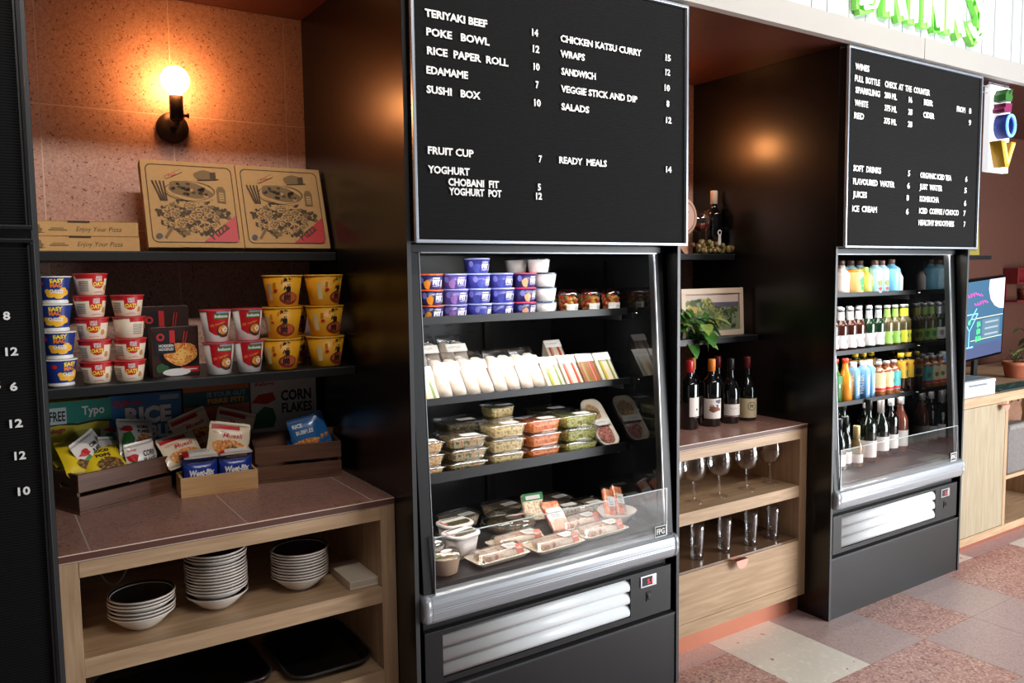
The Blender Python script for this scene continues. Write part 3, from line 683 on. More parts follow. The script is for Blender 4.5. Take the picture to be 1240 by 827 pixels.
def meal_box(w_, h_):
    t = thing('noodle_meal_box', '', 'box'); m_ = MB(); m_.box(-w_/2, w_/2, 0, .045, 0, h_, choc, .001); f = xz(-.0006)
    m_.disc(f, .01, h_*.42, w_*.42, h_*.3, mat('wok black', (24, 18, 18), .3), 22); m_.disc(xz(-.001), .014, h_*.45, w_*.36, h_*.235, ndl, 20, .04)
    r_ = random.Random(2)
    for i in range(22):
        a = r_.uniform(0, 6.3); q = r_.uniform(.2, .95); u0, v0 = .014+w_*.33*q*math.cos(a), h_*.45+h_*.2*q*math.sin(a)
        m_.stroke(xz(-.0013-.00002*i), [(u0+.012*math.cos(a+1+.6*k)*k/2, v0+.009*math.sin(a+1+.5*k)*k/2) for k in range(5)], .004, r_.choice([mat('noodle strand', (226, 140, 50), .5), mat('noodle strand light', (244, 190, 100), .5)]))
    m_.poly(xz(-.002), [(-w_*.42, h_*.45), (w_*.0, h_*.48), (-w_*.06, h_*.93), (-w_*.46, h_*.9)], mat('label black', (26, 24, 30), .4))
    m_.ring(xz(-.0024), -w_*.31, h_*.8, .006, .011, red, 16); m_.rect(xz(-.0024), -w_*.12, -w_*.01, h_*.68, h_*.93, red)
    m_.text(xz(-.0024), 'HOKKIEN', -w_*.35, h_*.6, .008, white, w=.04, bold=.02); m_.text(xz(-.0024), 'NOODLES', -w_*.35, h_*.53, .008, white, w=.04, bold=.02)
    m_.rect(xz(-.0022), w_*.1, w_*.48, h_*.07, h_*.18, red); m_.rect(xz(-.0024), w_*.14, w_*.44, h_*.115, h_*.135, white)
    for k in (0, .008): m_.stroke(xz(-.0024), [(w_*.2+k, h_*.9), (w_*.14+k*.7, h_*.6)], .0025, red)
    m_.disc(xz(-.002), -w_*.3, h_*.17, .018, .014, mat('herb green', (40, 84, 44), .5), 12, .1)
    m_.obj('box_body', t)
    m_ = MB(); m_.disc(xz(-.003), 0, .012, w_*.3, .011, wplas, 16); m_.obj('window_label', t)
    return t
meal_box(.132, .146).location = (.474, .478, 1.2125)
o = bpy.data.objects['noodle_meal_box']; o['label'] = 'dark noodle meal box with a bowl picture, in front of another'
o.rotation_euler = (0, 0, .04)
t = meal_box(.138, .205); t.location = (.462, .56, 1.2125); t['label'] = 'taller dark noodle meal box standing behind the front one'
t = meal_box(.138, .2); t.location = (.448, .64, 1.2125); t['label'] = 'rearmost dark noodle meal box, nearly hidden behind two others'
# ------------------------------------------------------------------ cereal cartons on the left worktop
ZT = .8425
kred = mat('cereal script red', (200, 40, 60), .5)
def carton(w_, h_, m, d_=.058):
    t = thing('cereal_box', '', 'cereal box'); mb = MB(); mb.box(-w_/2, w_/2, 0, d_, 0, h_, m, .001)
    return t, mb
def fin(t, mb, loc, rz, label, rx=0):
    mb.obj('carton', t); m_ = MB(); 
    bb = [p for p in mb.v]; x0 = min(p[0] for p in bb); x1 = max(p[0] for p in bb); z1 = max(p[2] for p in bb); y1 = max(p[1] for p in bb)
    m_.box(x0+.001, x1-.001, .002, y1-.002, z1-.0005, z1+.0008, mb.mats[0]); m_.obj('top_flap', t)
    t.location = loc; t.rotation_euler = (rx, 0, rz); t['label'] = label; t['group'] = 'cereal boxes'
t, m_ = carton(.2, .292, mat('coco yellow', (222, 206, 60), .45)); f = xz(-.0006); g = xz(-.0012)
teal = mat('teal print', (32, 140, 124), .45)
m_.rect(f, -.1, .1, .225, .292, teal); m_.stroke(xz(-.0008), [(-.1, .222), (-.05, .226), (0, .221), (.05, .227), (.1, .222)], .006, ink)
m_.rect(g, -.078, -.03, .226, .276, mat('pale label', (206, 220, 220), .5)); m_.text(xz(-.0018), 'FREE', -.054, .236, .03, ink, w=.042, align='c', bold=.02)
m_.text(g, 'Typo', .012, .248, .027, white, w=.062, bold=.02); m_.text(g, 'Kelloggs', -.09, .196, .014, kred, w=.055, bold=.02, slant=.3, rot=.15)
m_.disc(f, .02, .165, .06, .04, mat('olive tone', (170, 164, 70), .5), 18, .05)
m_.text(g, 'COCO', -.055, .13, .03, mat('cocoa print', (58, 34, 24), .5), w=.14, bold=.06)
fin(t, m_, (.228, .700, ZT), .06, 'yellow and teal cereal box marked FREE and Typo at the left end', 0)
t, m_ = carton(.215, .296, mat('rice blue', (38, 112, 172), .45)); f = xz(-.0008)
m_.text(f, 'Kelloggs', -.095, .262, .02, kred, w=.08, bold=.03, slant=.3); m_.poly(f, [(.04, .272), (.1, .272), (.1, .288), (.046, .288)], mat('pale blue', (150, 180, 205), .5))
m_.text(f, 'RICE', -.06, .205, .05, white, w=.135, bold=.05); m_.text(f, 'BUBBLES', -.07, .155, .038, white, w=.165, bold=.05)
fin(t, m_, (.4195, .705, ZT), 0, 'blue cereal box with big white RICE lettering')
t, m_ = carton(.212, .305, mat('fibre orange', (206, 104, 44), .45)); f = xz(-.0008)
m_.rect(f, -.106, .106, .235, .285, mat('deep teal', (24, 92, 96), .45)); m_.text(xz(-.0014), 'IS YOUR GUT', -.03, .265, .016, mat('pale blue', (150, 180, 205), .5), w=.125, bold=.03)
m_.text(xz(-.0014), 'FIBRE FIT?', -.03, .243, .016, yel, w=.12, bold=.04); m_.text(f, 'Kelloggs', -.095, .2, .017, kred, w=.07, bold=.03, slant=.3)
m_.rect(f, .03, .09, .208, .213, mat('pale blue', (150, 180, 205), .5)); m_.disc(f, 0, .11, .07, .05, yel, 18, .05)
fin(t, m_, (.639, .712, ZT), 0, 'orange cereal box with a teal band asking about fibre')
t, m_ = carton(.23, .306, mat('cornflake white', (216, 210, 202), .45)); f = xz(-.0008)
m_.text(f, 'Kelloggs', -.1, .287, .013, kred, w=.065, bold=.03, slant=.3)
m_.text(f, 'CORN', -.012, .23, .036, ink, w=.108, bold=.035); m_.text(f, 'FLAKES', -.01, .187, .034, ink, w=.108, bold=.03)
m_.poly(f, [(-.112, .14), (-.04, .14), (-.03, .17), (-.04, .205), (-.07, .215), (-.1, .19)], mat('leaf green dark', (34, 110, 62), .5))
m_.poly(f, [(-.114, .23), (-.06, .222), (-.03, .235), (-.04, .262), (-.09, .256)], red)
fin(t, m_, (.866, .715, ZT), 0, 'white cereal box with black CORN FLAKES lettering')

# ------------------------------------------------------------------ crates
walnut = wood('walnut crate', (84, 54, 40), (116, 79, 58), 0, 12, .5); walnutv = wood('walnut crate end', (66, 46, 36), (92, 66, 50), 1, 12, .5)
def crate(w_, d_, h_, back):
    t = thing('wooden_crate', '', 'crate'); th = .009
    m_ = MB(); m_.box(0, w_, 0, d_, 0, th, walnut); m_.obj('base', t)
    for y, hh in ((0, h_), (d_-th, back)):
        g = .012; mid = h_*.5
        for a, b in ((th+.0005, mid-g/2), (mid+g/2, hh)):
            m_ = MB(); m_.box(0, w_, y, y+th, a, b, walnut, .0008); m_.obj('slat', t)
    for x in (0, w_-th):
        # end panel with an oval hand hole
        P = rrect(d_-2*th-.001, h_-th-.001, .001, 3, d_/2, (h_+th)/2); H = [(d_/2+.03*math.cos(a), h_*.68+.011*math.sin(a)) for a in [math.atan2(q[1]-h_*.68, q[0]-d_/2) for q in P]]
        m_ = MB(); n = len(P)
        vs = [(xx, y, z) for xx in (x+.0005, x+th-.0005) for y, z in P+H]
        fs = []
        for i in range(n):
            j = (i+1) % n; fs += [(i, j, n+j, n+i), (2*n+i, 3*n+i, 3*n+j, 2*n+j), (i, 2*n+i, 2*n+j, j), (n+i, n+j, 3*n+j, 3*n+i)]
        m_.add(vs, fs, walnutv); m_.obj('end_panel', t)
    return t
C1 = crate(.288, .15, .114, .114); C1.location = (.2, .466, ZT); C1.rotation_euler = (0, 0, .41); C1['label'] = 'dark wooden crate filled with yellow and white cereal packets, at the left'
C2 = crate(.272, .165, .116, .135); C2.location = (.702, .513, ZT); C2.rotation_euler = (0, 0, -.2); C2['label'] = 'dark wooden crate holding blue cereal packets, at the right'
bam = wood('bamboo', (196, 150, 100), (220, 178, 128), 0, 8, .45)
t = thing('bamboo_box', 'small pale bamboo box of blue wheat biscuit packets between the crates', 'box', (.47, .478, ZT), -.06)
w_, d_, h_, th = .226, .105, .06, .008
m_ = MB(); m_.box(0, w_, 0, d_, 0, .006, bam); m_.obj('base', t)
for a in ((0, w_, 0, th), (0, w_, d_-th, d_)): m_ = MB(); m_.box(a[0], a[1], a[2], a[3], .0062, h_, bam, .0008); m_.obj('side_panel', t)
for a in (0, w_-th): m_ = MB(); m_.box(a, a+th, th+.0003, d_-th-.0003, .0062, h_, bam, .0008); m_.obj('end_panel', t)

# ------------------------------------------------------------------ packets
def pillow(w_, h_, t_, c=1):
    def fn(u, v, eps=0, back=False):
        a, b = min(1, abs(2*u/w_)), min(1, abs(2*v/h_-1))
        q = t_/2*max(0, (1-a**4))*max(0, (1-b**3))+eps
        ww = 1-.05*math.sin(PI*v/h_)
        cr = .0015*math.sin(u*420+v*260)*(1-a)*(1-b)
        return (u*ww, (q+cr if back else -q-cr), v)
    return fn
def packet(w_, h_, t_, m, deco, back=None):
    mb = MB(); fn = pillow(w_, h_, t_); nu, nv = 12, 12
    mb.rect(lambda u, v: fn(u, v, 0), -w_/2, w_/2, 0, h_, m, nu, nv)
    mb.rect(lambda u, v: fn(-u, v, 0, True), -w_/2, w_/2, 0, h_, back or m, nu, nv)
    for k in range(5):
        for v in (.001, h_-.006): mb.rect(lambda a, b: fn(a, b, .0005), -w_/2, w_/2, v+.001*k, v+.001*k+.0004, grey, 6, 1)
    deco(mb, lambda e: (lambda u, v: fn(u, v, e)))
    return mb
cornm = ramp_mat('corn flake picture', [(.3, (170, 84, 30)), (.5, (226, 140, 60)), (.7, (246, 190, 110))], .5, 120, detail=3)
pyel = mat('coco packet yellow', (232, 200, 36), .3, coat=.3); pwh = mat('white foil', (226, 218, 210), .3, coat=.3); pblu = mat('blue foil', (36, 104, 168), .3, coat=.3)
navy = mat('wheat biscuit blue', (24, 54, 150), .3, coat=.3); pcream = mat('porridge sachet cream', (226, 206, 176), .4, coat=.2)
coc = ramp_mat('cocoa puffs picture', [(.35, (60, 36, 22)), (.5, (110, 74, 40)), (.62, (170, 130, 50))], .5, 110, detail=3)
def d_coco(m, F):
    m.disc(F(.001), .01, .032, .04, .022, coc, 16, .06); m.text(F(.002), 'COCO', -.0, .078, .012, mat('cocoa print', (58, 34, 24), .5), w=.05, align='c', bold=.05); m.text(F(.002), 'POPS', 0, .058, .012, mat('cocoa print', (58, 34, 24), .5), w=.045, align='c', bold=.05)
    m.text(F(.001), 'Kelloggs', -.035, .095, .006, kred, w=.026, slant=.3)
def d_corn(m, F):
    m.poly(F(.001), [(-.05, .012), (-.02, .012), (-.012, .05), (-.022, .075), (-.042, .07), (-.05, .04)], mat('leaf green', (60, 130, 60), .5)); m.disc(F(.0012), -.03, .085, .017, .011, red, 12, .12)
    m.disc(F(.001), .022, .04, .03, .026, cornm, 16, .05); m.text(F(.0015), 'CORN', .0, .086, .012, ink, w=.034, bold=.03); m.text(F(.0015), 'FLAKES', .0, .07, .011, ink, w=.038, bold=.03)
def d_front(m, F):
    m.text(F(.001), 'CORN', .004, .06, .017, ink, w=.042, bold=.03); m.text(F(.001), 'FLAKES', .004, .04, .014, ink, w=.044, bold=.03); m.disc(F(.001), -.028, .062, .017, .012, red, 12, .12)
    m.disc(F(.001), -.026, .04, .014, .014, mat('leaf green', (60, 130, 60), .5), 12, .1); m.text(F(.001), 'Kelloggs', -.04, .083, .006, kred, w=.026, slant=.3)
def d_por(m, F):
    m.rect(F(.001), -.056, .03, .08, .092, oatred, 6, 1); m.scrawl(F(.0015), -.05, .066, .045, .007, kred); m.text(F(.0015), 'Muesli', .01, .054, .014, kred, w=.06, align='c', slant=.2, bold=.02)
    m.disc(F(.001), 0, .026, .05, .022, cornm, 16, .05); m.disc(F(.0012), .012, .022, .02, .009, coc, 12, .1)
def d_rice(m, F):
    m.text(F(.001), 'RICE', -.02, .078, .013, white, w=.034, align='c', bold=.04); m.text(F(.001), 'BUBBLES', .0, .055, .013, white, w=.06, align='c', bold=.04); m.disc(F(.001), .0, .024, .046, .014, cornm, 14, .06)
def d_wheat(m, F):
    m.text(F(.001), 'Weet-Bix', 0, .028, .018, white, w=.078, align='c', bold=.06, slant=.15); m.scrawl(F(.001), -.012, .053, .024, .004, white)
def pk(mk, label, loc, rot, group, cat='packet', nm='cereal_packet'):
    t = mk.put(label, loc, 0, group, rot); return t
def kind_packet(nm, w_, h_, t_, m, deco):
    def make():
        t = thing(nm, '', 'packet'); mb = packet(w_, h_, t_, m, deco); mb.obj('wrapper', t)
        q = MB(); fn = pillow(w_, h_, t_)
        for v0, v1 in ((-.006, .0), (h_, h_+.006)):
            q = MB(); q.rect(lambda u, v: (u*.95, .0005*math.sin(u*900), v), -w_/2, w_/2, v0, v1, m, 24, 1); q.obj('crimped_seal', t)
        return t
    return Kind(make)
Kc = kind_packet('cereal_packet', .125, .12, .034, pyel, d_coco)
Kw = kind_packet('cereal_packet', .11, .12, .034, pwh, d_corn)
Kf = kind_packet('cereal_packet', .095, .1, .026, pwh, d_front)
Kp = kind_packet('muesli_sachet', .125, .098, .018, pcream, d_por)
Kr = kind_packet('cereal_packet', .1, .105, .024, pblu, d_rice)
Kb = kind_packet('biscuit_packet', .1, .07, .036, navy, d_wheat)
def crp(u, v, z):                       # a point inside the left crate, in its own axes
    c, s = math.cos(.41), math.sin(.41); return (.2+u*c-v*s, .466+u*s+v*c, ZT+z)
g = 'cereal packets in the left crate'
pk(Kc, 'yellow cocoa cereal packet lying at the front of the left crate', crp(.105, .018, .092), (-.95, .0, .32), g)
pk(Kc, 'yellow cocoa cereal packet leaning at the left end of the left crate', crp(.058, .045, .1), (-.85, .1, .36), g)
pk(Kc, 'yellow cocoa cereal packet lying flat under the others in the left crate', crp(.085, .07, .06), (-1.0, 0, .45), g)
pk(Kw, 'white corn flake packet standing askew in the middle of the left crate', crp(.165, .085, .062), (-.3, .18, .75), g)
pk(Kw, 'white corn flake packet lying tilted on top of the left crate', crp(.215, .05, .122), (-.62, .16, .2), g)
pk(Kw, 'white corn flake packet lying across the top of the left crate, turned sideways', crp(.18, .1, .125), (-.9, .35, .1), g)
pk(Kw, 'white corn flake packet wedged behind the yellow ones in the left crate', crp(.115, .075, .085), (-.4, -.25, .9), g)
pk(Kf, 'small white corn flake packet at the front right of the left crate', crp(.215, .03, .062), (-.12, -.06, .36), g)
pk(Kw, 'crumpled white packet at the back of the left crate', crp(.145, .12, .08), (-.25, -.5, .6), g)
pk(Kw, 'white corn flake packet hanging over the right end of the left crate', crp(.262, .095, .1), (-.7, .1, .2), g)
g = 'muesli sachets above the bamboo box'
pk(Kp, 'cream muesli sachet leaning on top of the blue biscuit packets', (.612, .503, ZT+.108), (-.35, .2, -.15), g)
pk(Kp, 'muesli sachet at the back right, against the orange carton', (.655, .63, ZT+.125), (-.25, .32, -.1), g)
pk(Kp, 'muesli sachet at the back left, against the orange carton', (.565, .66, ZT+.128), (-.2, -.32, .1), g)
pk(Kp, 'muesli sachet on its side between the left crate and the bamboo box', (.512, .575, ZT+.085), (-.6, -.15, .3), g)
def bxp(u, v, z):
    c, s = math.cos(-.06), math.sin(-.06); return (.47+u*c-v*s, .478+u*s+v*c, ZT+z)
g = 'wheat biscuit packets in the bamboo box'
for i, u in enumerate((.063, .166)):
    pk(Kb, f'navy wheat biscuit packet at the front {["left", "right"][i]} of the bamboo box', bxp(u, .032, .0315), (0, 0, -.06), g)
    pk(Kb, f'navy wheat biscuit packet at the back {["left", "right"][i]} of the bamboo box', bxp(u, .074, .0315), (0, 0, -.06), g)
Kbw = kind_packet('biscuit_packet', .1, .07, .022, pwh, lambda m, F: (m.rect(F(.001), -.05, -.034, .004, .066, oatred, 2, 4), m.scrawl(F(.001), -.02, .02, .05, .012, grey)))
for i, u in enumerate((.063, .166)):
    pk(Kbw, f'white wrapped biscuit packet lying on the navy ones, {["left", "right"][i]} side', bxp(u, .012, .116), (-1.45, 0, -.06), 'white biscuit packets on the bamboo box')
g = 'blue cereal packets in the right crate'
for i, (u, v, z, rx, ry) in enumerate(((.178, .07, .082, -.22, -.2), (.198, .098, .085, -.25, -.26), (.214, .118, .085, -.28, -.3), (.16, .04, .075, -1.2, -.1), (.2, .055, .05, -1.1, -.1))):
    c, s = math.cos(-.2), math.sin(-.2)
    pk(Kr, ['blue rice cereal packet standing foremost in the right crate', 'blue rice cereal packet second in the row in the right crate', 'blue rice cereal packet hindmost in the right crate', 'blue packet lying flat along the front of the right crate', 'blue packet low in the right crate, seen through its slot'][i],
       (.702+u*c-v*s, .513+u*s+v*c, ZT+z), (rx, ry, -.25), g)

# ------------------------------------------------------------------ bowls, paper block, trays, cable under the worktop
cer = mat('ivory china', (222, 214, 204), .22, coat=.4); cin = mat('charcoal glaze', (22, 20, 19), .25); rimm = mat('brown glazed rim', (120, 98, 86), .3)
def bowl(r=.083, h=.047):
    t = thing('cereal_bowl', '', 'bowl')
    o_ = [(.026, 0), (.030, .0005), (.034, .002), (.050, .013), (.066, .028), (.0755, .0385), (.0768, .0428), (r, .0434), (r+.0006, .045)]
    m_ = MB(); m_.lathe(o_+[(r+.0005, h+.0014)], cer, 40, cap1=False); m_.obj('outer_wall', t)
    i_ = [(r+.0005, h+.0014), (r-.0016, h+.0016), (.076, .041), (.062, .0285), (.046, .0155), (.03, .006), (.001, .0045)]
    m_ = MB(); m_.lathe(i_, cin, 40, cap0=False); m_.obj('inner_glaze', t)
    m_ = MB(); m_.lathe([(r+.0002, h+.0004), (r+.0008, h+.0008), (r+.0006, h+.0016), (r-.0006, h+.002), (r-.002, h+.0016)], rimm, 40, cap0=False, cap1=False); m_.obj('rim_line', t)
    return t
K = Kind(bowl)
ords = ['lowest', 'second', 'third', 'fourth', 'fifth', 'sixth', 'seventh', 'eighth', 'ninth', 'tenth', 'eleventh', 'twelfth', 'thirteenth', 'fourteenth', 'fifteenth']
r_ = random.Random(4)
for s, (x, y, n, gap, nm) in enumerate(((.315, .245, 6, 3, 'left, shortest stack'), (.512, .262, 14, 11, 'middle, tallest stack'), (.752, .262, 10, 20, 'right-hand stack of ten'))):
    z = .5765
    for k in range(n):
        K.put(f'ivory cereal bowl, {ords[k]} from below in the {nm}', (x+r_.uniform(-.0015, .0015), y+r_.uniform(-.0015, .0015), z), r_.uniform(0, 6), 'ivory cereal bowls stacked under the worktop')
        z += .0085 if k+1 != gap else .0125
        if s == 1 and k == 0: z += .008
pap = mat('cream paper', (214, 198, 178), .7)
t = thing('paper_block', 'cream block of folded napkins beside the right stack of bowls', 'napkins', (.862, .146, .5765), -.02)
m_ = MB(); m_.box(0, .09, 0, .185, 0, .006, pap, .001); m_.obj('lower_sheets', t)
m_ = MB(); m_.box(.0, .09, .001, .185, .0062, .024, pap, .001)
for k in range(5): m_.box(.001, .089, .0004, .001, .0085+.003*k, .0089+.003*k, grey)
m_.obj('upper_sheets', t)
def tray(w_, d_):
    t = thing('serving_tray', '', 'tray'); dk = mat('dark tray', (20, 19, 19), .22); rim = mat('tray rim', (66, 62, 60), .3, metal=.5)
    m_ = MB(); m_.rloft([(w_-.06, d_-.06, 0, .05), (w_-.05, d_-.05, .004, .055), (w_-.02, d_-.02, .022, .06), (w_-.024, d_-.024, .023, .06), (w_-.055, d_-.055, .008, .052), (w_-.065, d_-.065, .006, .05)], dk, n=6); m_.obj('tray_base', t)
    m_ = MB(); P = rrect(w_-.012, d_-.012, .06, 8); P.append(P[0]); m_.tube([(x, y, .0235) for x, y in P], .004, rim, 6)
    L = 0
    for (a, b), (c, d) in zip(P, P[1:]):
        n = max(1, int(math.hypot(c-a, d-b)/.0075))
        for k in range(n): m_.box(a+(c-a)*k/n-.0018, a+(c-a)*k/n+.0018, b+(d-b)*k/n-.0018, b+(d-b)*k/n+.0018, .0255, .029, rim)
    m_.obj('beaded_rim', t)
    return t
K = Kind(lambda: tray(.27, .36))
K.put('dark beaded tray at the right on the bottom shelf', (.815, .335, .3215), 0, 'dark serving trays on the bottom shelf')
K2 = Kind(lambda: tray(.46, .33)); K2.put('larger dark tray at the left on the bottom shelf', (.432, .38, .3215), .03, 'dark serving trays on the bottom shelf')
m_ = MB(); m_.tube([(.215+.135*k/16, .52, .78-.172*math.sin(PI*k/16)**.7) for k in range(17)], .0032, mat('grey cable', (150, 152, 156), .4))
tag(m_.obj('power_cable'), 'grey cable looping down behind the left stack of bowls', 'cable')
# ------------------------------------------------------------------ food in the nearer chilled case
fitb = mat('yoghurt indigo', (56, 58, 150), .35, coat=.2)
def yog(lid, fruit, dark):
    def make():
        t = thing('yoghurt_cup', '', 'yoghurt cup'); h = .0475
        m_ = MB(); m_.lathe([(.034, 0), (.0365, .002), (.0425, h-.003)], mat('yoghurt '+dark[0], dark[1], .35, coat=.2), 28)
        f = cone(.036, .0428, h, .0006); g = cone(.036, .0428, h, .0012); k = cone(.036, .0428, h, .0018)
        m_.disc(f, -.022, .016, .011, .015, mat('fruit '+fruit[0], fruit[1], .4), 14, .08); m_.disc(f, -.04, .03, .008, .01, mat('lilac print', (130, 130, 210), .45), 12)
        m_.poly(g, [(-.006, .008), (.0225, .008), (.0225, .031), (-.006, .031)], fitb)
        m_.text(k, 'FIT', .008, .0165, .0135, white, w=.025, align='c', bold=.07); m_.text(k, 'CHOBANI', .008, .0335, .0045, white, w=.024, align='c', bold=.03); m_.scrawl(k, -.005, .009, .026, .005, white)
        m_.rect(g, .0285, .034, .008, .03, white, 2, 1)
        m_.obj('cup_body', t)
        m_ = MB(); m_.lathe([(.0425, h-.003), (.0442, h-.0026), (.0442, h+.001), (.043, h+.0016), (.02, h+.0018)], mat('foil '+lid[0], lid[1], .3, coat=.4), 28)
        m_.box(-.006, .006, -.049, -.0435, h-.003, h-.0024, mat('foil '+lid[0], lid[1], .3)); m_.obj('foil_lid', t); return t
    return Kind(make)
oj = ('orange', (236, 96, 50)); lil = ('lilac', (158, 164, 226)); pk_ = ('pink', (216, 58, 108)); dk = ('navy', (36, 36, 96)); pur = ('purple', (88, 70, 150)); ind = ('indigo', (60, 66, 168))
YK = [(yog(oj, ('mango', (244, 160, 50)), dk), 'orange lidded'), (yog(lil, ('berry', (160, 120, 190)), pur), 'purple'), (yog(('pale blue', (176, 186, 236)), ('blueberry', (70, 80, 170)), ind), 'indigo'), (None, 'indigo'), (yog(pk_, ('peach', (240, 170, 130)), dk), 'pink lidded')]
YK[3] = (YK[2][0], 'indigo'); row = ['bottom', 'middle', 'top']; colm = ['first', 'second', 'third', 'fourth', 'fifth']
ZS = 1.3555
for c, x in enumerate((1.196, 1.285, 1.3735, 1.466, 1.558)):
    for r in range(3):
        YK[c][0].put(f'{YK[c][1]} yoghurt cup, {row[r]} of the {colm[c]} column from the left', (x+r_.uniform(-.003, .003), .24, ZS+.0495*r), r_.uniform(-.12, .12) if (c, r) not in ((2, 2), (2, 0), (4, 1)) else .35, 'yoghurt cups on the top chilled shelf')
YK[2][0].put('single indigo yoghurt cup standing on top of the third column', (1.374, .245, ZS+.1485), .0, 'yoghurt cups on the top chilled shelf')
yp = mat('yoghurt white', (236, 232, 230), .4); gran = ramp_mat('granola', [(.35, (150, 100, 60)), (.55, (210, 170, 120)), (.7, (236, 214, 180))], .6, 160)
def pot():
    t = thing('yoghurt_pot', '', 'yoghurt pot'); h = .0475
    m_ = MB(); m_.lathe([(.031, 0), (.033, .002), (.040, h-.003)], yp, 28)
    for k in range(28): m_.rect(cone(.0325, .0402, h, .0006, k*2*PI/28), -.0006, .0006, .003, .018, mat('pale grey', (206, 204, 204), .5))
    m_.obj('pot_body', t)
    m_ = MB(); m_.lathe([(.0405, h-.004), (.0428, h-.0034), (.0428, h+.0008), (.041, h+.0016)], clear('blue tinted lid', (150, 190, 220), .3, .6, .15), 28); m_.obj('lid', t); return t
K = Kind(pot)
for r in range(3): K.put(f'white yoghurt pot with a pale blue lid, {row[r]} of its column', (1.648, .242, ZS+.0495*r), 0, 'white yoghurt pots on the top chilled shelf')
K.put('white yoghurt pot with a pale blue lid, topmost and set back', (1.628, .252, ZS+.1485), 0, 'white yoghurt pots on the top chilled shelf')
K.put('white yoghurt pot in the second row behind the topmost one', (1.59, .335, ZS+.1485), 0, 'white yoghurt pots on the top chilled shelf')
for r in range(3): K.put(f'white yoghurt pot in the second row, {row[r]} of its hidden column', (1.59, .335, ZS+.0495*r), 0, 'white yoghurt pots on the top chilled shelf')
FR = [mat('strawberry', (222, 70, 60), .35), mat('melon', (248, 176, 96), .4), mat('kiwi', (170, 196, 90), .4), mat('pineapple', (244, 206, 90), .4), mat('grape green', (170, 190, 90), .35)]
def fruit():
    t = thing('fruit_cup', '', 'fruit cup'); h = .086
    m_ = MB(); m_.lathe([(.031, .0), (.0375, .066), (.039, .067)], clearp, 24, cap1=False); m_.rect(cone(.031, .0375, .067, .001), -.03, .024, .006, .036, white, 8, 1)
    for k in range(3): m_.rect(cone(.031, .0375, .067, .0016), .0, .02, .012+.006*k, .0145+.006*k, grey, 4, 1)
    m_.obj('tub', t)
    m_ = MB(); q = random.Random(8)
    for k in range(46):
        a = q.uniform(0, 6.3); z = .008+.056*k/46; rr = (.022+.006*z/.066)*(1 if k % 3 else .4); s_ = q.uniform(.006, .0095)
        x, y = rr*math.cos(a), rr*math.sin(a); m_.lathe([(s_*.5, z-s_*.8), (s_, z-s_*.3), (s_, z+s_*.3), (s_*.5, z+s_*.8)], FR[(k*7+k//3) % 5], 7, (x, y, 0))
    m_.obj('fruit_pieces', t)
    m_ = MB(); m_.lathe([(.0395, .066), (.040, .07), (.034, .078), (.028, h), (.001, h)], clear('rosy clear lid', (240, 190, 190), .3, .6, .12), 24); m_.obj('lid', t); return t
K = Kind(fruit)
for i, x in enumerate((1.752, 1.851, 1.9485)): K.put(f'fruit salad cup with a red tinged lid, {["left", "middle", "right"][i]} of the front three', (x, .243, ZS), (0, .1, -.1)[i], 'fruit salad cups on the top chilled shelf')
for i, x in enumerate((1.722, 1.81, 1.905)): K.put(f'fruit salad cup in the row behind, {["left", "middle", "right"][i]} one', (x, .33, ZS), .3*i, 'fruit salad cups on the top chilled shelf')

# second shelf: wraps and sandwiches
ZW = 1.1078
tort = mat('pale tortilla', (238, 222, 204), .6, var=.06, scale=60); bread = mat('white bread', (240, 226, 200), .7); fillb = ramp_mat('wrap filling', [(.3, (70, 44, 30)), (.5, (150, 110, 70)), (.65, (110, 130, 60)), (.75, (220, 190, 150))], .6, 200)
film = clear('clear film', (250, 250, 252), .3, .5, .18)
t = thing('display_riser', 'low black riser at the back of the middle chilled shelf', 'riser', (1.53, .32, ZW+.0002))
m_ = MB(); m_.box(-.42, .42, 0, .2, .036, .0445, blackm, .001); m_.obj('top_board', t)
for x in (-.415, .405): m_ = MB(); m_.box(x, x+.01, .005, .195, 0, .0358, blackm); m_.obj('leg', t)
def wrap_pack():
    t = thing('wrap_pack', '', 'wrap')
    def lean(m_): m_.v = [(x, y+z*.6, z*.86) for x, y, z in m_.v]; return m_
    for s in (-1, 1):
        m_ = MB(); m_.lathe([(.001, 0), (.018, .0), (.0235, .004), (.0245, .03), (.0245, .10), (.021, .12), (.012, .128)], tort, 18, (s*.0255, .0245, 0)); m_.lathe([(.001, -.0008), (.0175, -.0008)], fillb, 16, (s*.0255, .0245, 0), cap1=False); lean(m_).obj('wrap_half', t)
    m_ = MB(); m_.rloft([(.106, .052, -.001, .02), (.109, .055, .01, .024), (.108, .054, .1, .024), (.10, .04, .13, .018), (.098, .006, .155, .003)], film, n=4, cy=.0245, cap0=False); lean(m_).obj('bag', t)
    m_ = MB(); m_.rect(lambda u, v: (u, -.0045+.0*v, v), -.036, .044, .092, .123, white); m_.scrawl(xz(-.0052), -.03, .108, .05, .006, grey); lean(m_).obj('label', t)
    return t
K = Kind(wrap_pack); LEAN = -.60
for i, x in enumerate((1.262, 1.368, 1.474, 1.580)):
    K.put(f'chilled wrap in a clear bag, {["first", "second", "third", "fourth"][i]} from the left in the front row', (x, .196, ZW+.0015), 0, 'wraps on the middle chilled shelf', (0, 0, (-.0, .02, -.02, .0)[i]))
for i, x in enumerate((1.262, 1.374)): K.put(f'chilled wrap standing behind, {["left", "right"][i]} of the two whose tops show', (x, .335, ZW+.0465), 0, 'wraps on the middle chilled shelf', (0, 0, .02))
ylw = mat('egg yellow', (246, 196, 40), .5); ham = mat('ham pink', (222, 150, 130), .5); let = mat('lettuce', (132, 160, 70), .5); tom = mat('tomato', (206, 70, 44), .45); crust = mat('brown crust', (170, 110, 60), .6)
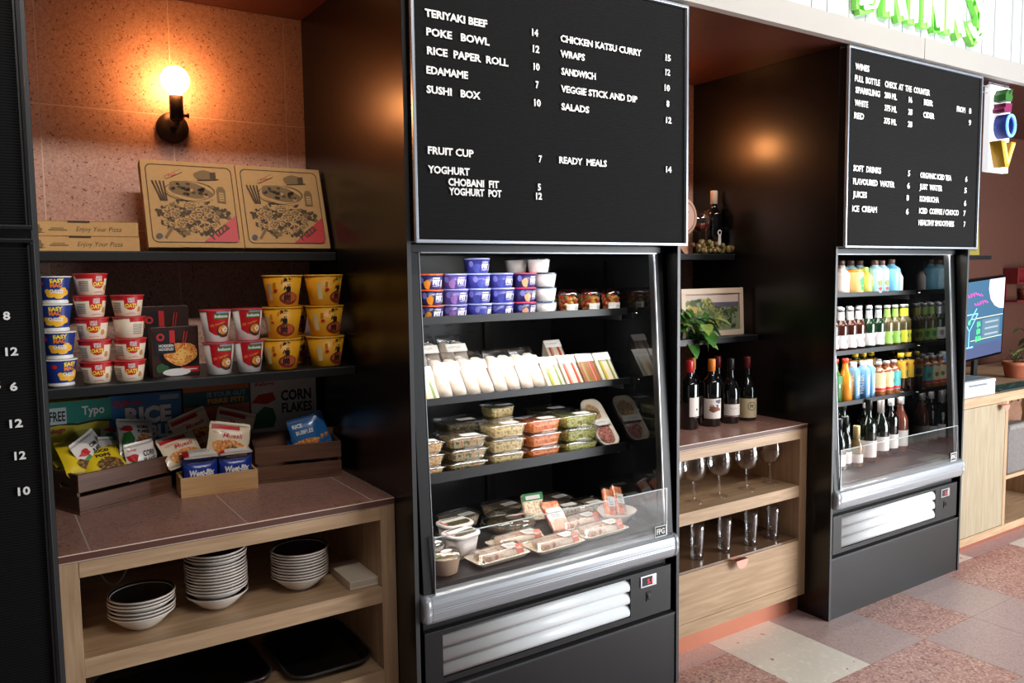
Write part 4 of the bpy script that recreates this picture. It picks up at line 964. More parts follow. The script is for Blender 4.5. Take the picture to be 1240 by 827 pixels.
def sandwich(fills):
    def make():
        t = thing('sandwich_pack', '', 'sandwich'); W = .078; D, H = .072, .098
        def slab(m_, x0, x1, mm, k=0.): m_.add([(x, y, z) for x in (x0, x1) for y, z in ((.003+k, .002), (D-.002, H-.004-k), (D+.01, .002))], [(0, 2, 1), (3, 4, 5), (0, 1, 4, 3), (1, 2, 5, 4), (2, 0, 3, 5)], mm)
        x = -W/2+.003
        for n_, (mm, wd) in enumerate(fills):
            m_ = MB(); slab(m_, x, x+wd-.0004, mm, .0 if mm in (bread, crust) else -.0018); m_.obj('bread_slice' if mm in (bread, crust) else 'filling', t); x += wd
        m_ = MB(); m_.add([(xx, y, z) for xx in (-W/2, W/2) for y, z in ((-.001, 0), (D-.002, H), (D+.014, 0))], [(0, 2, 1), (3, 4, 5), (0, 1, 4, 3), (1, 2, 5, 4), (2, 0, 3, 5)], film); m_.obj('wedge_box', t)
        m_ = MB(); fn = lambda u, v: (u, -.0015+v*.071/.121-.0012, v*.098/.121+.0002); m_.rect(fn, -.037, .037, .088, .119, white)
        m_.stroke(lambda u, v: tuple(Vector(fn(u, v))+Vector((0, -.0006, .0004))), [(-.03+.006*k, .103+.002*math.sin(2*k)) for k in range(9)], .0012, mat('pen blue', (70, 90, 170), .5)); m_.obj('label', t)
        return t
    return Kind(make)
S1 = sandwich([(bread, .014), (let, .006), (ylw, .008), (bread, .012), (bread, .012), (let, .008), (bread, .012)])
S2 = sandwich([(bread, .012), (tom, .007), (ham, .008), (bread, .012), (bread, .011), (tom, .008), (ham, .003), (bread, .011)])
S3 = sandwich([(crust, .012), (ham, .006), (let, .006), (crust, .012), (crust, .012), (ham, .006), (tom, .006), (crust, .012)])
for i, (k, x, n_) in enumerate(((S1, 1.665, 'lettuce and egg'), (S2, 1.747, 'ham and tomato'), (S3, 1.828, 'brown bread'), (S1, 1.9095, 'egg and lettuce'))):
    k.put(f'{n_} sandwich in a clear wedge box, {["leftmost", "second from the left", "third from the left", "at the right end"][i]}', (x, .194, ZW+.0005), 0, 'sandwiches on the middle chilled shelf')
S2.put('sandwich wedge in the rear row, its dark clear top showing above', (1.79, .335, ZW+.0455), 0, 'sandwiches on the middle chilled shelf')
t = S1.put('egg sandwich in the corner left of the wraps, partly behind the post', (1.165, .194, ZW+.0005), 0, 'sandwiches on the middle chilled shelf')

# third shelf: salad tubs
ZC = .8465
def food(name, stops, sc=110): return ramp_mat(name, [(a, tuple(min(255, int(x*1.12+8)) for x in b)) for a, b in stops], .45, sc, detail=5, bump=1., coat=.25)
F_pasta = food('pasta salad', [(.3, (120, 80, 40)), (.45, (196, 150, 96)), (.6, (226, 190, 140)), (.7, (180, 70, 50))])
F_green = food('quinoa salad', [(.3, (44, 48, 30)), (.42, (96, 104, 60)), (.52, (170, 160, 120)), (.62, (206, 120, 60)), (.7, (150, 56, 44))])
F_cous = food('couscous salad', [(.3, (110, 84, 44)), (.45, (190, 166, 110)), (.6, (222, 202, 150)), (.72, (120, 130, 60))])
F_carrot = food('carrot salad', [(.3, (160, 60, 20)), (.45, (232, 108, 36)), (.6, (246, 150, 76)), (.72, (206, 76, 30))], 110)
F_leaf = food('cabbage salad', [(.3, (92, 96, 36)), (.45, (160, 166, 76)), (.6, (206, 206, 130)), (.72, (176, 120, 80))], 120)
F_rice = food('rice bowl', [(.3, (150, 110, 80)), (.5, (222, 200, 170)), (.65, (236, 224, 200)), (.72, (120, 110, 60))])
F_salmon = food('salmon', [(.35, (222, 90, 50)), (.5, (240, 130, 84)), (.62, (250, 180, 140))], 60)
F_dark = food('seaweed salad', [(.35, (30, 36, 24)), (.5, (70, 64, 40)), (.65, (130, 100, 60))])
def tub(w_, d_, h_, F, lab=True, nm='salad_tub', cat='salad tub'):
    def make():
        t = thing(nm, '', cat); r = .016
        m_ = MB(); m_.rloft([(w_*.82, d_*.82, .0, r*.8), (w_*.84, d_*.84, .0015, r*.9), (w_*.96, d_*.96, h_-.009, r)], clearp, n=4, cap1=False); m_.obj('tub_body', t)
        m_ = MB(); q = random.Random(int(w_*9e4)); R = []
        for k, z in enumerate((.002, .01, .02, h_-.0115)):
            s_ = .80+.14*z/h_; P = rrect(w_*s_-.002, d_*s_-.002, r*.8, 6); R.append([(x*(1+q.uniform(-.03, .0)), y*(1+q.uniform(-.03, .0)), z) for x, y in P])
        m_.loft(R, F)
        m_.obj('salad', t)
        m_ = MB(); m_.rloft([(w_*.97, d_*.97, h_-.0088, r), (w_*1.03, d_*1.03, h_-.008, r*1.1), (w_*1.03, d_*1.03, h_-.006, r*1.1), (w_*.94, d_*.94, h_-.0052, r), (w_*.92, d_*.92, h_-.001, r)], clear('clear lid', refl=.5, edge=.65, rough=.15), n=4); lo = m_.obj('lid', t)
        if lab: m_ = MB(); m_.rect(xy(h_-.0006), -.02, .042, -d_*.44, -d_*.12, white); m_.scrawl(xy(h_-.0002), -.015, -d_*.36, .03, .006, grey); m_.obj('label', lo)
        return t
    return Kind(make)
TA, TB, TC, TD, TE = tub(.14, .11, .0415, F_pasta), tub(.15, .115, .042, F_green), tub(.148, .115, .0495, F_cous), tub(.146, .115, .0495, F_carrot), tub(.16, .115, .0495, F_leaf)
for K, x, hh, nm in ((TA, 1.163, .0417, 'pasta'), (TB, 1.319, .0422, 'quinoa'), (TC, 1.475, .0497, 'couscous'), (TD, 1.63, .0497, 'orange carrot'), (TE, 1.793, .0497, 'green cabbage')):
    for r in range(3): K.put(f'clear tub of {nm} salad, {row[r]} of its stack of three', (x+r_.uniform(-.003, .003), .268, ZC+hh*r), r_.uniform(-.04, .04), 'salad tubs on the third chilled shelf')
TDk = tub(.16, .12, .05, F_dark, True)
for r in range(3): TDk.put(f'dark seaweed salad tub at the back left, {row[r]} of its stack', (1.385, .41, ZC+.0502*r), 0, 'salad tubs on the third chilled shelf')
TF = tub(.11, .1, .046, F_cous)
for r in range(4): TF.put(f'small grain salad tub in the rear row, {["lowest", "second", "third", "uppermost"][r]} of four', (1.55, .41, ZC+.0462*r), 0, 'salad tubs on the third chilled shelf')
for r in range(3): TDk.put(f'dark seaweed salad tub behind the cabbage salad, {row[r]} of its stack', (1.78, .41, ZC+.0502*r), 0, 'salad tubs on the third chilled shelf')
bag_w = mat('sugarcane tray', (226, 216, 200), .5)
t = thing('bento_tray', 'white oval bento tray of rice and meat leaning at the right of the salads', 'bento tray', (1.934, .217, ZC+.0165), 0, None, (-.72, 0, .06))
m_ = MB(); O = rrect(.102, .205, .035, 8, 0, .1025); I = rrect(.088, .19, .03, 8, 0, .1025)
m_.loft([[(x*.85, .022, .01+z*.9) for x, z in O], [(x, .004, z) for x, z in O], [(x, .0, z) for x, z in O], [(x, .0, z) for x, z in I], [(x*.92, .016, .008+z*.92) for x, z in I]], bag_w); m_.obj('tray', t)
m_ = MB(); m_.disc(xz(.008), .006, .05, .036, .04, food('beef', [(.35, (90, 46, 40)), (.5, (150, 84, 74)), (.65, (190, 130, 116))]), 18, .05); m_.obj('meat', t)
m_ = MB(); m_.disc(xz(.0085), -.004, .15, .036, .036, food('brown rice', [(.35, (110, 80, 50)), (.5, (170, 136, 90))]), 18, .04); m_.obj('rice', t)
m_ = MB(); m_.rect(xz(-.003), -.046, .047, .085, .112, white); m_.scrawl(xz(-.0036), -.03, .094, .05, .008, grey); m_.obj('label', t)

# deck: sushi, soups and bowls
ZD = .5812
coral = mat('coral sticker', (238, 132, 104), .5); rollm = ramp_mat('rice paper roll', [(.32, (206, 150, 120)), (.46, (238, 216, 194)), (.6, (240, 222, 206)), (.7, (206, 130, 110)), (.8, (150, 160, 100))], .3, 45, (1, 1, 1), coat=.4)
def sushi():
    t = thing('sushi_tray', '', 'sushi tray'); w_, d_ = .205, .098
    m_ = MB(); m_.rloft([(w_-.03, d_-.025, 0, .01), (w_-.004, d_-.004, .013, .012), (w_, d_, .014, .012), (w_, d_, .016, .012), (w_-.008, d_-.008, .0155, .01), (w_-.03, d_-.03, .004, .01)], mat('cream tray', (236, 222, 200), .4), n=4); m_.obj('tray', t)
    for k in range(3): m_ = MB(); m_.lathe([(.004, -.07), (.0125, -.066), (.0135, 0), (.0125, .066), (.004, .07)], rollm, 14, (0, -.026+.026*k, .02), axis='x'); m_.obj('roll', t)
    m_ = MB(); m_.rloft([(w_-.004, d_-.004, .0162, .012), (w_-.012, d_-.012, .018, .012), (w_-.03, d_-.03, .036, .014), (w_-.04, d_-.04, .038, .014)], clearp, n=4, cap0=False); m_.obj('lid', t)
    m_ = MB(); m_.rect(lambda u, v: (u, v, .0385), .02, .07, -.03, .012, white); m_.rect(lambda u, v: (u+.0, -.031-.012*v, .0385-.022*v), .05, .078, -.3, 1, coral)
    for k in range(3): m_.rect(lambda u, v: (u, v, .0389), .026, .062, -.02+.009*k, -.016+.009*k, grey)
    m_.rect(lambda u, v: (u, -.0316-.012*v, .0389-.022*v), .054, .074, .2, .35, white); m_.obj('label', t); return t
K = Kind(sushi); g = 'rice paper roll trays on the case deck'
for x, y, z, rz, l in ((1.352, .108, 0, .06, 'tray of rice paper rolls with a coral sticker, front left'), (1.482, .192, .0, .05, 'tray of rice paper rolls in the second row, above the front left one'), (1.568, .093, 0, .06, 'tray of rice paper rolls with a coral sticker, front middle'), (1.782, .112, 0, .05, 'tray of rice paper rolls with a coral sticker, front right'), (1.77, .225, 0, .1, 'tray of rice paper rolls in the second row on the right')):
    K.put(l, (x, y, ZD+z), rz, g)
t = thing('soup_bowl', 'round beige soup bowl with a clear lid, oval sticker and lemon, at the left front', 'bowl', (1.155, .108, ZD), .1)
m_ = MB(); m_.lathe([(.038, 0), (.042, .002), (.052, .05), (.0545, .053)], mat('kraft beige', (196, 160, 134), .5), 30, cap1=False); m_.obj('bowl_body', t)
m_ = MB(); m_.lathe([(.05, .046), (.03, .05), (.001, .051)], F_rice, 24); m_.disc(lambda u, v: (u, v, .053), .012, -.012, .015, .01, ylw, 12, .08); m_.disc(lambda u, v: (u, v, .0525), -.02, .0, .014, .012, let, 12, .1); m_.obj('filling', t)
m_ = MB(); m_.lathe([(.055, .053), (.056, .056), (.052, .058), (.05, .066), (.001, .068)], clearp, 30); m_.obj('lid', t)
m_ = MB(); m_.disc(xy(.0688), .004, -.008, .02, .012, white, 20); m_.obj('sticker', t)
def soup():
    t = thing('soup_tub', '', 'soup tub'); w_, d_ = .115, .095
    m_ = MB(); m_.rloft([(w_*.7, d_*.7, 0, .02), (w_*.74, d_*.74, .003, .022), (w_*.96, d_*.96, .07, .03)], mat('frosted tub', (206, 196, 190), .35), n=5); m_.obj('tub_body', t)
    m_ = MB(); m_.rloft([(w_, d_, .07, .03), (w_*1.04, d_*1.04, .072, .032), (w_*1.04, d_*1.04, .078, .032), (w_*.96, d_*.96, .08, .03)], mat('white lid', (232, 226, 222), .35), n=5)
    m_.rloft([(w_*.86, d_*.8, .0803, .026), (w_*.84, d_*.78, .0812, .026)], F_dark, n=5); m_.obj('lid', t)
    m_ = MB(); m_.rect(xy(.082), -.045, .05, .0, .026, white); m_.rect(xy(.0817), -.05, -.04, -.02, .028, coral); m_.obj('label', t); return t
K = Kind(soup)
K.put('white lidded soup tub between the beige bowl and the sushi trays', (1.272, .205, ZD), .25, 'soup tubs on the case deck'); K.put('white lidded soup tub in the row behind', (1.31, .312, ZD), .1, 'soup tubs on the case deck')
def wbowl():
    t = thing('salad_bowl', '', 'bowl')
    m_ = MB(); m_.lathe([(.03, 0), (.036, .002), (.062, .038), (.07, .056), (.0685, .056), (.058, .036), (.03, .006), (.001, .005)], cer, 34); m_.obj('bowl_body', t); return t
K = Kind(wbowl)
def with_salad(t, F):
    m_ = MB(); m_.lathe([(.064, .046), (.04, .054), (.001, .058)], F, 24); m_.obj('salad', t)
    m_ = MB(); m_.lathe([(.0712, .0565), (.066, .07), (.04, .08), (.001, .082)], clearp, 30); m_.obj('lid', t)
t = K.put('pale salad bowl under a clear dome at the left back of the deck', (1.155, .24, ZD), 0, 'white bowls on the case deck'); with_salad(t, F_dark)
m_ = MB(); m_.poly(xy(.083), [(-.03, -.04), (.04, -.02), (.05, .01), (.02, .0)], ink); m_.obj('fork_print', t)
b2 = thing('salad_bowl', 'pale salad bowl with a clear lid at the far left rear of the deck', 'bowl', (1.19, .385, ZD), 0, 'white bowls on the case deck')
m_ = MB(); m_.lathe([(.03, 0), (.036, .002), (.062, .038), (.07, .056), (.0685, .056), (.058, .036), (.03, .006), (.001, .005)], cer, 34); m_.obj('bowl_body', b2); with_salad(b2, F_green)
b3 = thing('salad_bowl', 'white bowl holding salmon packs at the right end of the deck', 'bowl', (1.908, .165, ZD), 0, 'white bowls on the case deck')
m_ = MB(); m_.lathe([(.03, 0), (.036, .002), (.06, .032), (.073, .052), (.0715, .052), (.056, .03), (.03, .006), (.001, .005)], cer, 34); m_.obj('bowl_body', b3)
def salmon(w_, h_, nm):
    def make():
        t = thing(nm, '', 'salmon pack')
        m_ = MB(); m_.box(-w_/2, w_/2, 0, .018, 0, h_, F_salmon, .006); m_.obj('fish', t)
        m_ = MB(); m_.box(-w_/2-.003, w_/2+.003, -.003, .02, -.004, h_+.006, film, .006); m_.obj('sleeve', t)
        m_ = MB(); m_.rect(xz(-.0036), -w_*.42, w_*.42, h_*.36, h_*.72, white)
        for k in range(3): m_.rect(xz(-.0042), -w_*.34, w_*.2, h_*.42+.008*k, h_*.42+.008*k+.003, grey)
        m_.obj('label', t); return t
    return Kind(make)
K = salmon(.045, .105, 'salmon_pack')
K.put('orange salmon pack with a white label, left one in the white bowl', (1.872, .142, ZD+.037), 0, 'salmon packs in the bowl', (-.5, .28, .1)); K.put('orange salmon pack leaning right in the white bowl', (1.925, .152, ZD+.038), 0, 'salmon packs in the bowl', (-.55, .32, .1))
K = salmon(.07, .13, 'salmon_tray'); K.put('flat salmon pack leaning back in the middle of the deck', (1.672, .178, ZD+.0195), 0, None, (-.95, 0, -.12))
t = thing('green_label_pack', 'small pack with a green header behind the leaning salmon pack', 'food pack', (1.672, .345, ZD+.007), 0, None, (-.3, 0, -.1))
m_ = MB(); m_.box(-.042, .042, 0, .02, 0, .1, F_rice, .004); m_.obj('contents', t)
m_ = MB(); m_.rect(xz(-.001), -.043, .043, .075, .102, mat('green header', (60, 140, 90), .5)); m_.rect(xz(-.0016), -.03, .03, .08, .094, white); m_.obj('header_label', t)
t = thing('platter', 'round black platter with a domed lid and round white sticker', 'platter', (1.545, .34, ZD), 0)
m_ = MB(); m_.lathe([(.07, 0), (.085, .004), (.1, .02), (.102, .021), (.098, .022), (.08, .012), (.001, .01)], blackg, 36); m_.obj('dish', t)
m_ = MB(); m_.lathe([(.08, .012), (.075, .03), (.001, .036)], F_dark, 24); m_.obj('salad', t)
m_ = MB(); m_.lathe([(.1, .022), (.094, .045), (.07, .06), (.001, .064)], clearp, 36); m_.obj('lid', t)
m_ = MB(); m_.disc(lambda u, v: (u, v*.92, .0655-v*.25-.012), 0, -.045, .034, .026, white, 24); m_.rect(lambda u, v: (u, v*.92, .0655-v*.25-.013), -.028, .03, -.1, -.07, coral); m_.scrawl(lambda u, v: (u, v*.92, .067-v*.25-.012), -.018, -.048, .036, .009, red); m_.obj('sticker', t)
K = tub(.15, .105, .05, F_rice, True, 'clear_food_pack', 'food pack')
for i, (x, y, l) in enumerate(((1.80, .36, 'clear food pack right of the leaning salmon, second row'), (1.9, .33, 'clear food pack at the right rear of the deck'), (1.84, .47, 'clear food pack in the dim back row, right'), (1.62, .5, 'clear food pack in the dim back row, middle'), (1.42, .48, 'clear food pack in the dim back row, left'))): K.put(l, (x, y, ZD), .05*i, 'clear food packs at the back of the deck')
# ------------------------------------------------------------------ wine niche
def bottle_prof(r, h, sh, nr, nk):
    """radius, height, shoulder height, neck radius, neck start"""
    P = [(r*.55, .004), (r*.9, 0), (r, .004), (r, sh)]
    for k in range(1, 7):
        t_ = k/6; c = (1+math.cos(PI*t_))/2; P.append((nr+(r-nr)*c, sh+(nk-sh)*t_))
    P += [(nr, h-.02), (nr+.0015, h-.018), (nr+.0015, h-.006), (nr, h)]
    return P
def bottle(nm, glass, r, h, sh, nr, nk, cap, cap_h, label, lab=(.03, .11), deco=None, half=.85, cat='bottle', fill=None):
    def make():
        t = thing(nm, '', cat); m_ = MB(); m_.lathe(bottle_prof(r, h, sh, nr, nk), glass, 26); m_.obj('glass_body', t)
        if cap:
            m_ = MB(); m_.lathe([(nr+.0008, h-cap_h), (nr+.0022, h-cap_h+.0005), (nr+.0024, h-.001), (nr+.001, h+.0015), (.001, h+.0016)], cap, 22); m_.obj('cap', t)
        if label:
            f = cone(r, r, 1, .0006); W = r*PI*half; m_ = MB(); m_.rect(f, -W, W, lab[0], lab[1], label, 18, 1)
            if deco: deco(m_, cone(r, r, 1, .0012))
            m_.obj('label', t)
        return t
    return Kind(make)
wine = mat('dark wine glass', (12, 11, 12), .06, coat=.6); wineg = mat('dark green glass', (14, 22, 16), .06, coat=.6)
lwhite = mat('paper label', (226, 216, 208), .6); ltan = mat('tan label', (206, 188, 150), .6); orc = mat('orange capsule', (236, 136, 44), .4); redc = mat('red capsule', (196, 32, 40), .35, coat=.3); dred = mat('dark red capsule', (96, 20, 24), .35)
def d_dot(m, f): m.disc(f, .0, .085, .005, .005, ink, 10); m.rect(f, -.015, .015, .05, .0515, grey, 3, 1); m.rect(f, -.012, .012, .06, .0615, grey, 3, 1)
def d_fig(m, f):
    m.disc(f, .02, .108, .014, .009, mat('grey bird', (90, 84, 96), .6), 12, .15); m.disc(f, .002, .075, .026, .012, mat('rust print', (126, 72, 50), .6), 14, .15); m.ring(f, -.01, .085, .007, .01, mat('rust print', (126, 72, 50), .6), 14); m.disc(f, .014, .09, .006, .006, mat('grey bird', (90, 84, 96), .6), 10)
def d_pf(m, f): m.ring(f, .008, .066, .0165, .019, ink, 24); m.text(f, 'PF', .008, .058, .016, ink, w=.017, align='c'); m.rect(f, -.012, .026, .098, .0995, grey, 3, 1)
def d_line(m, f): m.stroke(f, [(-.018+.004*k, .066+.004*math.sin(1.3*k)) for k in range(10)], .0012, grey); m.rect(f, -.07, .07, .031, .036, dred, 12, 1)
ZN = .8425
KR = bottle('wine_bottle', wine, .0375, .287, .185, .0135, .225, redc, .05, lwhite, (.055, .135), d_dot, .29)
KO = bottle('wine_bottle', wine, .0385, .285, .185, .0135, .225, orc, .05, lwhite, (.035, .12), d_fig, .4)
KB = bottle('wine_bottle', wine, .0385, .28, .13, .0135, .22, blackm, .05, lwhite, (.03, .085), d_line, .38)
KP = bottle('wine_bottle', wine, .042, .28, .13, .0135, .22, dred, .05, ltan, (.015, .1), d_pf, .42)
KR.put('red capped wine bottle with a plain white label, front left', (2.463, .343, ZN), .12, 'wine bottles on the worktop')
KO.put('orange capped wine bottle half hidden behind the red capped one', (2.566, .428, ZN), .9, 'wine bottles on the worktop')
KO.put('orange capped wine bottle with an illustrated white label', (2.587, .335, ZN), -.5, 'wine bottles on the worktop')
KB.put('black capped sloping wine bottle with a low white label', (2.703, .333, ZN), -.42, 'wine bottles on the worktop')
KP.put('dark red capped wine bottle hidden at the back', (2.727, .43, ZN), .9, 'wine bottles on the worktop')
KP.put('dark red capped wine bottle with a tan round monogram label', (2.812, .336, ZN), -.5, 'wine bottles on the worktop')
wglass = clear('wine glass', refl=.08, edge=.55, rough=.02); wfoot = clear('glass foot', refl=.3, edge=.35, rough=.1)
def wine_glass():
    t = thing('wine_glass', '', 'wine glass')
    m_ = MB(); m_.lathe([(.037, 0), (.037, .0015), (.02, .004), (.006, .008), (.0045, .02)], wfoot, 32, cap0=False, cap1=False); m_.obj('foot', t)
    m_ = MB(); m_.lathe([(.0045, .02), (.0038, .05), (.0045, .083), (.006, .088)], wglass, 16, cap0=False, cap1=False); m_.obj('stem', t)
    m_ = MB(); m_.lathe([(.006, .088), (.02, .091), (.036, .1), (.046, .118), (.050, .14), (.048, .165), (.043, .19), (.041, .2), (.0402, .2), (.0472, .165), (.0492, .14), (.0452, .1185), (.035, .1012), (.02, .0925), (.001, .0895)], wglass, 36, cap0=False, cap1=False); m_.obj('bowl', t); return t
K = Kind(wine_glass); od = ['first', 'second', 'third', 'fourth', 'fifth']
for i, (x, y) in enumerate(((2.242, .225), (2.352, .21), (2.5, .21), (2.672, .213), (2.835, .222))): K.put(f'stemmed wine glass, {od[i]} from the left on the oak shelf', (x, y, .5765), i, 'wine glasses on the oak shelf')
def tumbler():
    t = thing('tall_tumbler', '', 'glass')
    m_ = MB(); m_.lathe([(.024, 0), (.026, .002), (.0245, .03), (.029, .09), (.03, .12), (.0285, .146), (.0275, .146), (.0288, .12), (.0278, .09), (.023, .034), (.001, .03)], clear('thick tumbler glass', (248, 248, 248), .12, .75, .03), 28); m_.obj('glass_wall', t)
    m_ = MB(); m_.lathe([(.0225, .002), (.0225, .024), (.012, .028), (.001, .027)], clear('solid glass foot', (225, 225, 225), .3, .8, .02), 20); m_.obj('glass_base', t); return t
K = Kind(tumbler)
for i, (x, y) in enumerate(((2.36, .198), (2.512, .19), (2.668, .184), (2.808, .185))): K.put(f'tall slim glass tumbler, {od[i]} from the left above the drawer', (x, y, .3445), i, 'tall tumblers above the drawer')
# framed picture
t = thing('framed_picture', 'small landscape painting in a pale frame leaning behind the trailing plant', 'picture', (2.712, .445, 1.2125), 0, None, (-.04, 0, 0))
fr = mat('pale frame', (206, 184, 162), .5); W, H = .392, .213; q = .024
for a in ((-W/2, W/2, 0, q), (-W/2, W/2, H-q, H), (-W/2, -W/2+q, q, H-q), (W/2-q, W/2, q, H-q)):
    m_ = MB(); m_.box(a[0], a[1], -.008, .01, a[2], a[3], fr, .001); m_.obj('frame_rail', t)
m_ = MB(); m_.box(-W/2+q, W/2-q, .002, .008, q, H-q, mat('painting sky', (200, 180, 168), .6)); f = xz(.0014); rp = random.Random(6)
gs = [mat('paint '+n, c, .6) for n, c in (('olive', (110, 116, 52)), ('moss', (70, 84, 44)), ('lime', (160, 160, 66)), ('ochre', (176, 140, 60)), ('grey violet', (86, 82, 98)), ('deep green', (44, 58, 38)), ('sage', (120, 132, 104)))]
m_.rect(xz(.0018), -W/2+q, W/2-q, q, .12, gs[6]); m_.rect(xz(.0016), -.02, W/2-q, .118, .15, gs[4])
for k in range(330):
    u = rp.uniform(-W/2+q+.016, W/2-q-.016); v = rp.uniform(q+.012, .125 if u > 0 else .165)
    m_.disc(xz(.0013-.000005*k), u, v, rp.uniform(.006, .02), rp.uniform(.004, .013), gs[rp.choice([0, 1, 2, 3, 5, 6, 0, 1]) if u < .05 else rp.choice([0, 1, 6, 5, 6])], 9, .2, rp.uniform(-.6, .6))
m_.obj('canvas', t)
# trailing plant
leafm = [mat('pothos leaf', (66, 118, 48), .35, var=.3, scale=40, coat=.2), mat('pothos light leaf', (140, 172, 84), .35, var=.3, scale=60, coat=.2), mat('pothos deep leaf', (40, 84, 40), .35, coat=.2)]
def leaf(m_, p, yaw, pitch, L, mm, curl=.35):
    R = Matrix.Rotation(yaw, 3, 'Z') @ Matrix.Rotation(pitch, 3, 'X'); vs = []; n = 7
    for i in range(n+1):
        s_ = i/n; wd = L*.42*math.sin(PI*min(1, s_*.92+.08))**.8*(1-.25*s_) if i < n else 0
        for k in (-1, 0, 1): vs.append(tuple(Vector(p)+R @ Vector((k*wd, s_*L, -curl*L*s_*s_+abs(k)*wd*.3))))
    m_.add(vs, [(3*i+k, 3*i+k+1, 3*i+k+4, 3*i+k+3) for i in range(n) for k in (0, 1)], mm, True)
t = thing('potted_pothos', 'green trailing pothos in a small dark pot beside the framed picture', 'potted plant', (2.50, .48, 1.2125))
m_ = MB(); m_.lathe([(.04, 0), (.045, .002), (.055, .085), (.058, .086), (.058, .095), (.053, .095), (.05, .08), (.001, .08)], mat('dark clay pot', (60, 46, 40), .6), 26); m_.obj('pot', t)
rp = random.Random(12)
for k in range(46):
    a = rp.uniform(-2.9, .5); rr = rp.uniform(.02, .075); h = rp.uniform(.085, .13)-.03*(rr > .06)
    if k > 18: a = rp.uniform(-1.3, .1); rr = rp.uniform(.07, .16); h = rp.uniform(-.02, .11)
    p = (rr*math.cos(a)*1.2, min(.05, rr*math.sin(a)), h)
    if p[1] > -.1: pass
    m_ = MB(); leaf(m_, p, rp.uniform(2.2, 4.4), rp.uniform(-.9, .3), rp.uniform(.055, .085), leafm[rp.choice([0, 0, 1, 2, 1])]); m_.tube([(0, 0, .08), (p[0]*.5, p[1]*.5, max(h, .09)+.02), p], .0018, leafm[0], 5); m_.obj('leaf', t)
# barrel, goblet, display bottle, grapes on the upper shelf
t = thing('wine_barrel', 'miniature pale wooden barrel on a cradle, its round end facing out', 'barrel', (2.665, .64, 1.5805))
bar = mat('barrel wood', (206, 156, 128), .5); hoop = mat('barrel hoop', (150, 90, 78), .5)
m_ = MB(); m_.lathe([(.076, -.06), (.086, 0), (.076, .06)], bar, 36, (0, 0, .166), axis='y'); m_.obj('staves', t)
m_ = MB(); m_.lathe([(.0755, -.062), (.083, -.061), (.085, -.05), (.079, -.048)], mat('pale rim', (226, 186, 164), .5), 36, (0, 0, .166), axis='y'); m_.ring(lambda u, v: (u, -.0625, .166+v), 0, 0, .066, .071, hoop, 36); m_.disc(lambda u, v: (u, -.0622, .166+v), 0, 0, .0655, .0655, mat('barrel head', (230, 190, 176), .5), 32)
m_.disc(lambda u, v: (u, -.064, .166+v), .012, -.012, .012, .022, grey, 10, .1); m_.stroke(lambda u, v: (u, -.064, .166+v), [(0, .01), (.028, .022)], .003, ink); m_.obj('head', t)
for s in (-1, 1):
    m_ = MB(); m_.prism([(-.05, .0), (-.03, .0), (.0, .03), (.03, 0), (.05, 0), (.056, .1), (.03, .084), (-.03, .084), (-.056, .1)], s*.03-.008, s*.03+.008, bar); m_.obj('cradle', t)
t = thing('red_wine_goblet', 'wine glass with a little red wine beside the small barrel', 'wine glass', (2.79, .6, 1.5805))
m_ = MB(); m_.lathe([(.036, 0), (.036, .0015), (.006, .008), (.004, .02), (.0045, .088), (.007, .1)], wglass, 28, cap1=False); m_.obj('stem', t)
m_ = MB(); m_.lathe([(.007, .1), (.028, .108), (.043, .13), (.045, .15), (.038, .2), (.0372, .2), (.0442, .15), (.042, .131), (.001, .105)], wglass, 30, cap0=False, cap1=False); m_.obj('bowl', t)
m_ = MB(); m_.lathe([(.001, .1065), (.026, .111), (.0405, .131), (.0422, .138), (.001, .138)], mat('red wine', (120, 36, 20), .1, coat=.5), 26); m_.obj('wine', t)
K = bottle('wine_bottle', wine, .038, .295, .185, .0145, .225, mat('cream capsule', (226, 196, 176), .45), .06, None)
t = K.put('tall display wine bottle with a cream capsule beside the goblet', (2.908, .625, 1.5805), 0)
m_ = MB(); f = cone(.038, .038, 1, .0008); m_.ring(f, .0, .1, .008, .014, lwhite, 16); m_.poly(f, [(-.012, .03), (.012, .03), (.008, .09), (-.008, .09)], lwhite); m_.rect(f, .02, .04, .12, .126, grey, 4, 1); m_.rect(f, .02, .038, .108, .112, grey, 4, 1); m_.obj('label', t)
t = thing('grape_bunch', 'bunch of pale green grapes lying along the upper shelf edge', 'grapes', (2.85, .556, 1.5805)); gm = [mat('pale grape', (138, 124, 76), .3, coat=.3), mat('amber grape', (124, 94, 60), .3, coat=.3)]
rp = random.Random(9); m0 = MB(); m0.tube([(-.11, .01, .03), (-.04, .008, .035), (.06, .006, .03)], .003, mat('stalk', (110, 90, 50), .6), 6); m0.obj('stalk', t)
for k in range(64):
    s_ = k/64; x = -.12+.235*s_+rp.uniform(-.012, .012); r = .0105; top_ = .045*(1-s_)+.012
    z = r+.0002+rp.random()*top_; y = rp.uniform(-.014, .024)
    m_ = MB(); m_.lathe([(r*math.sin(PI*i/9), -r*math.cos(PI*i/9)*1.1) for i in range(10)], gm[rp.random() < .4], 14, (x, y, z+r*.1)); m_.obj('grape', t)

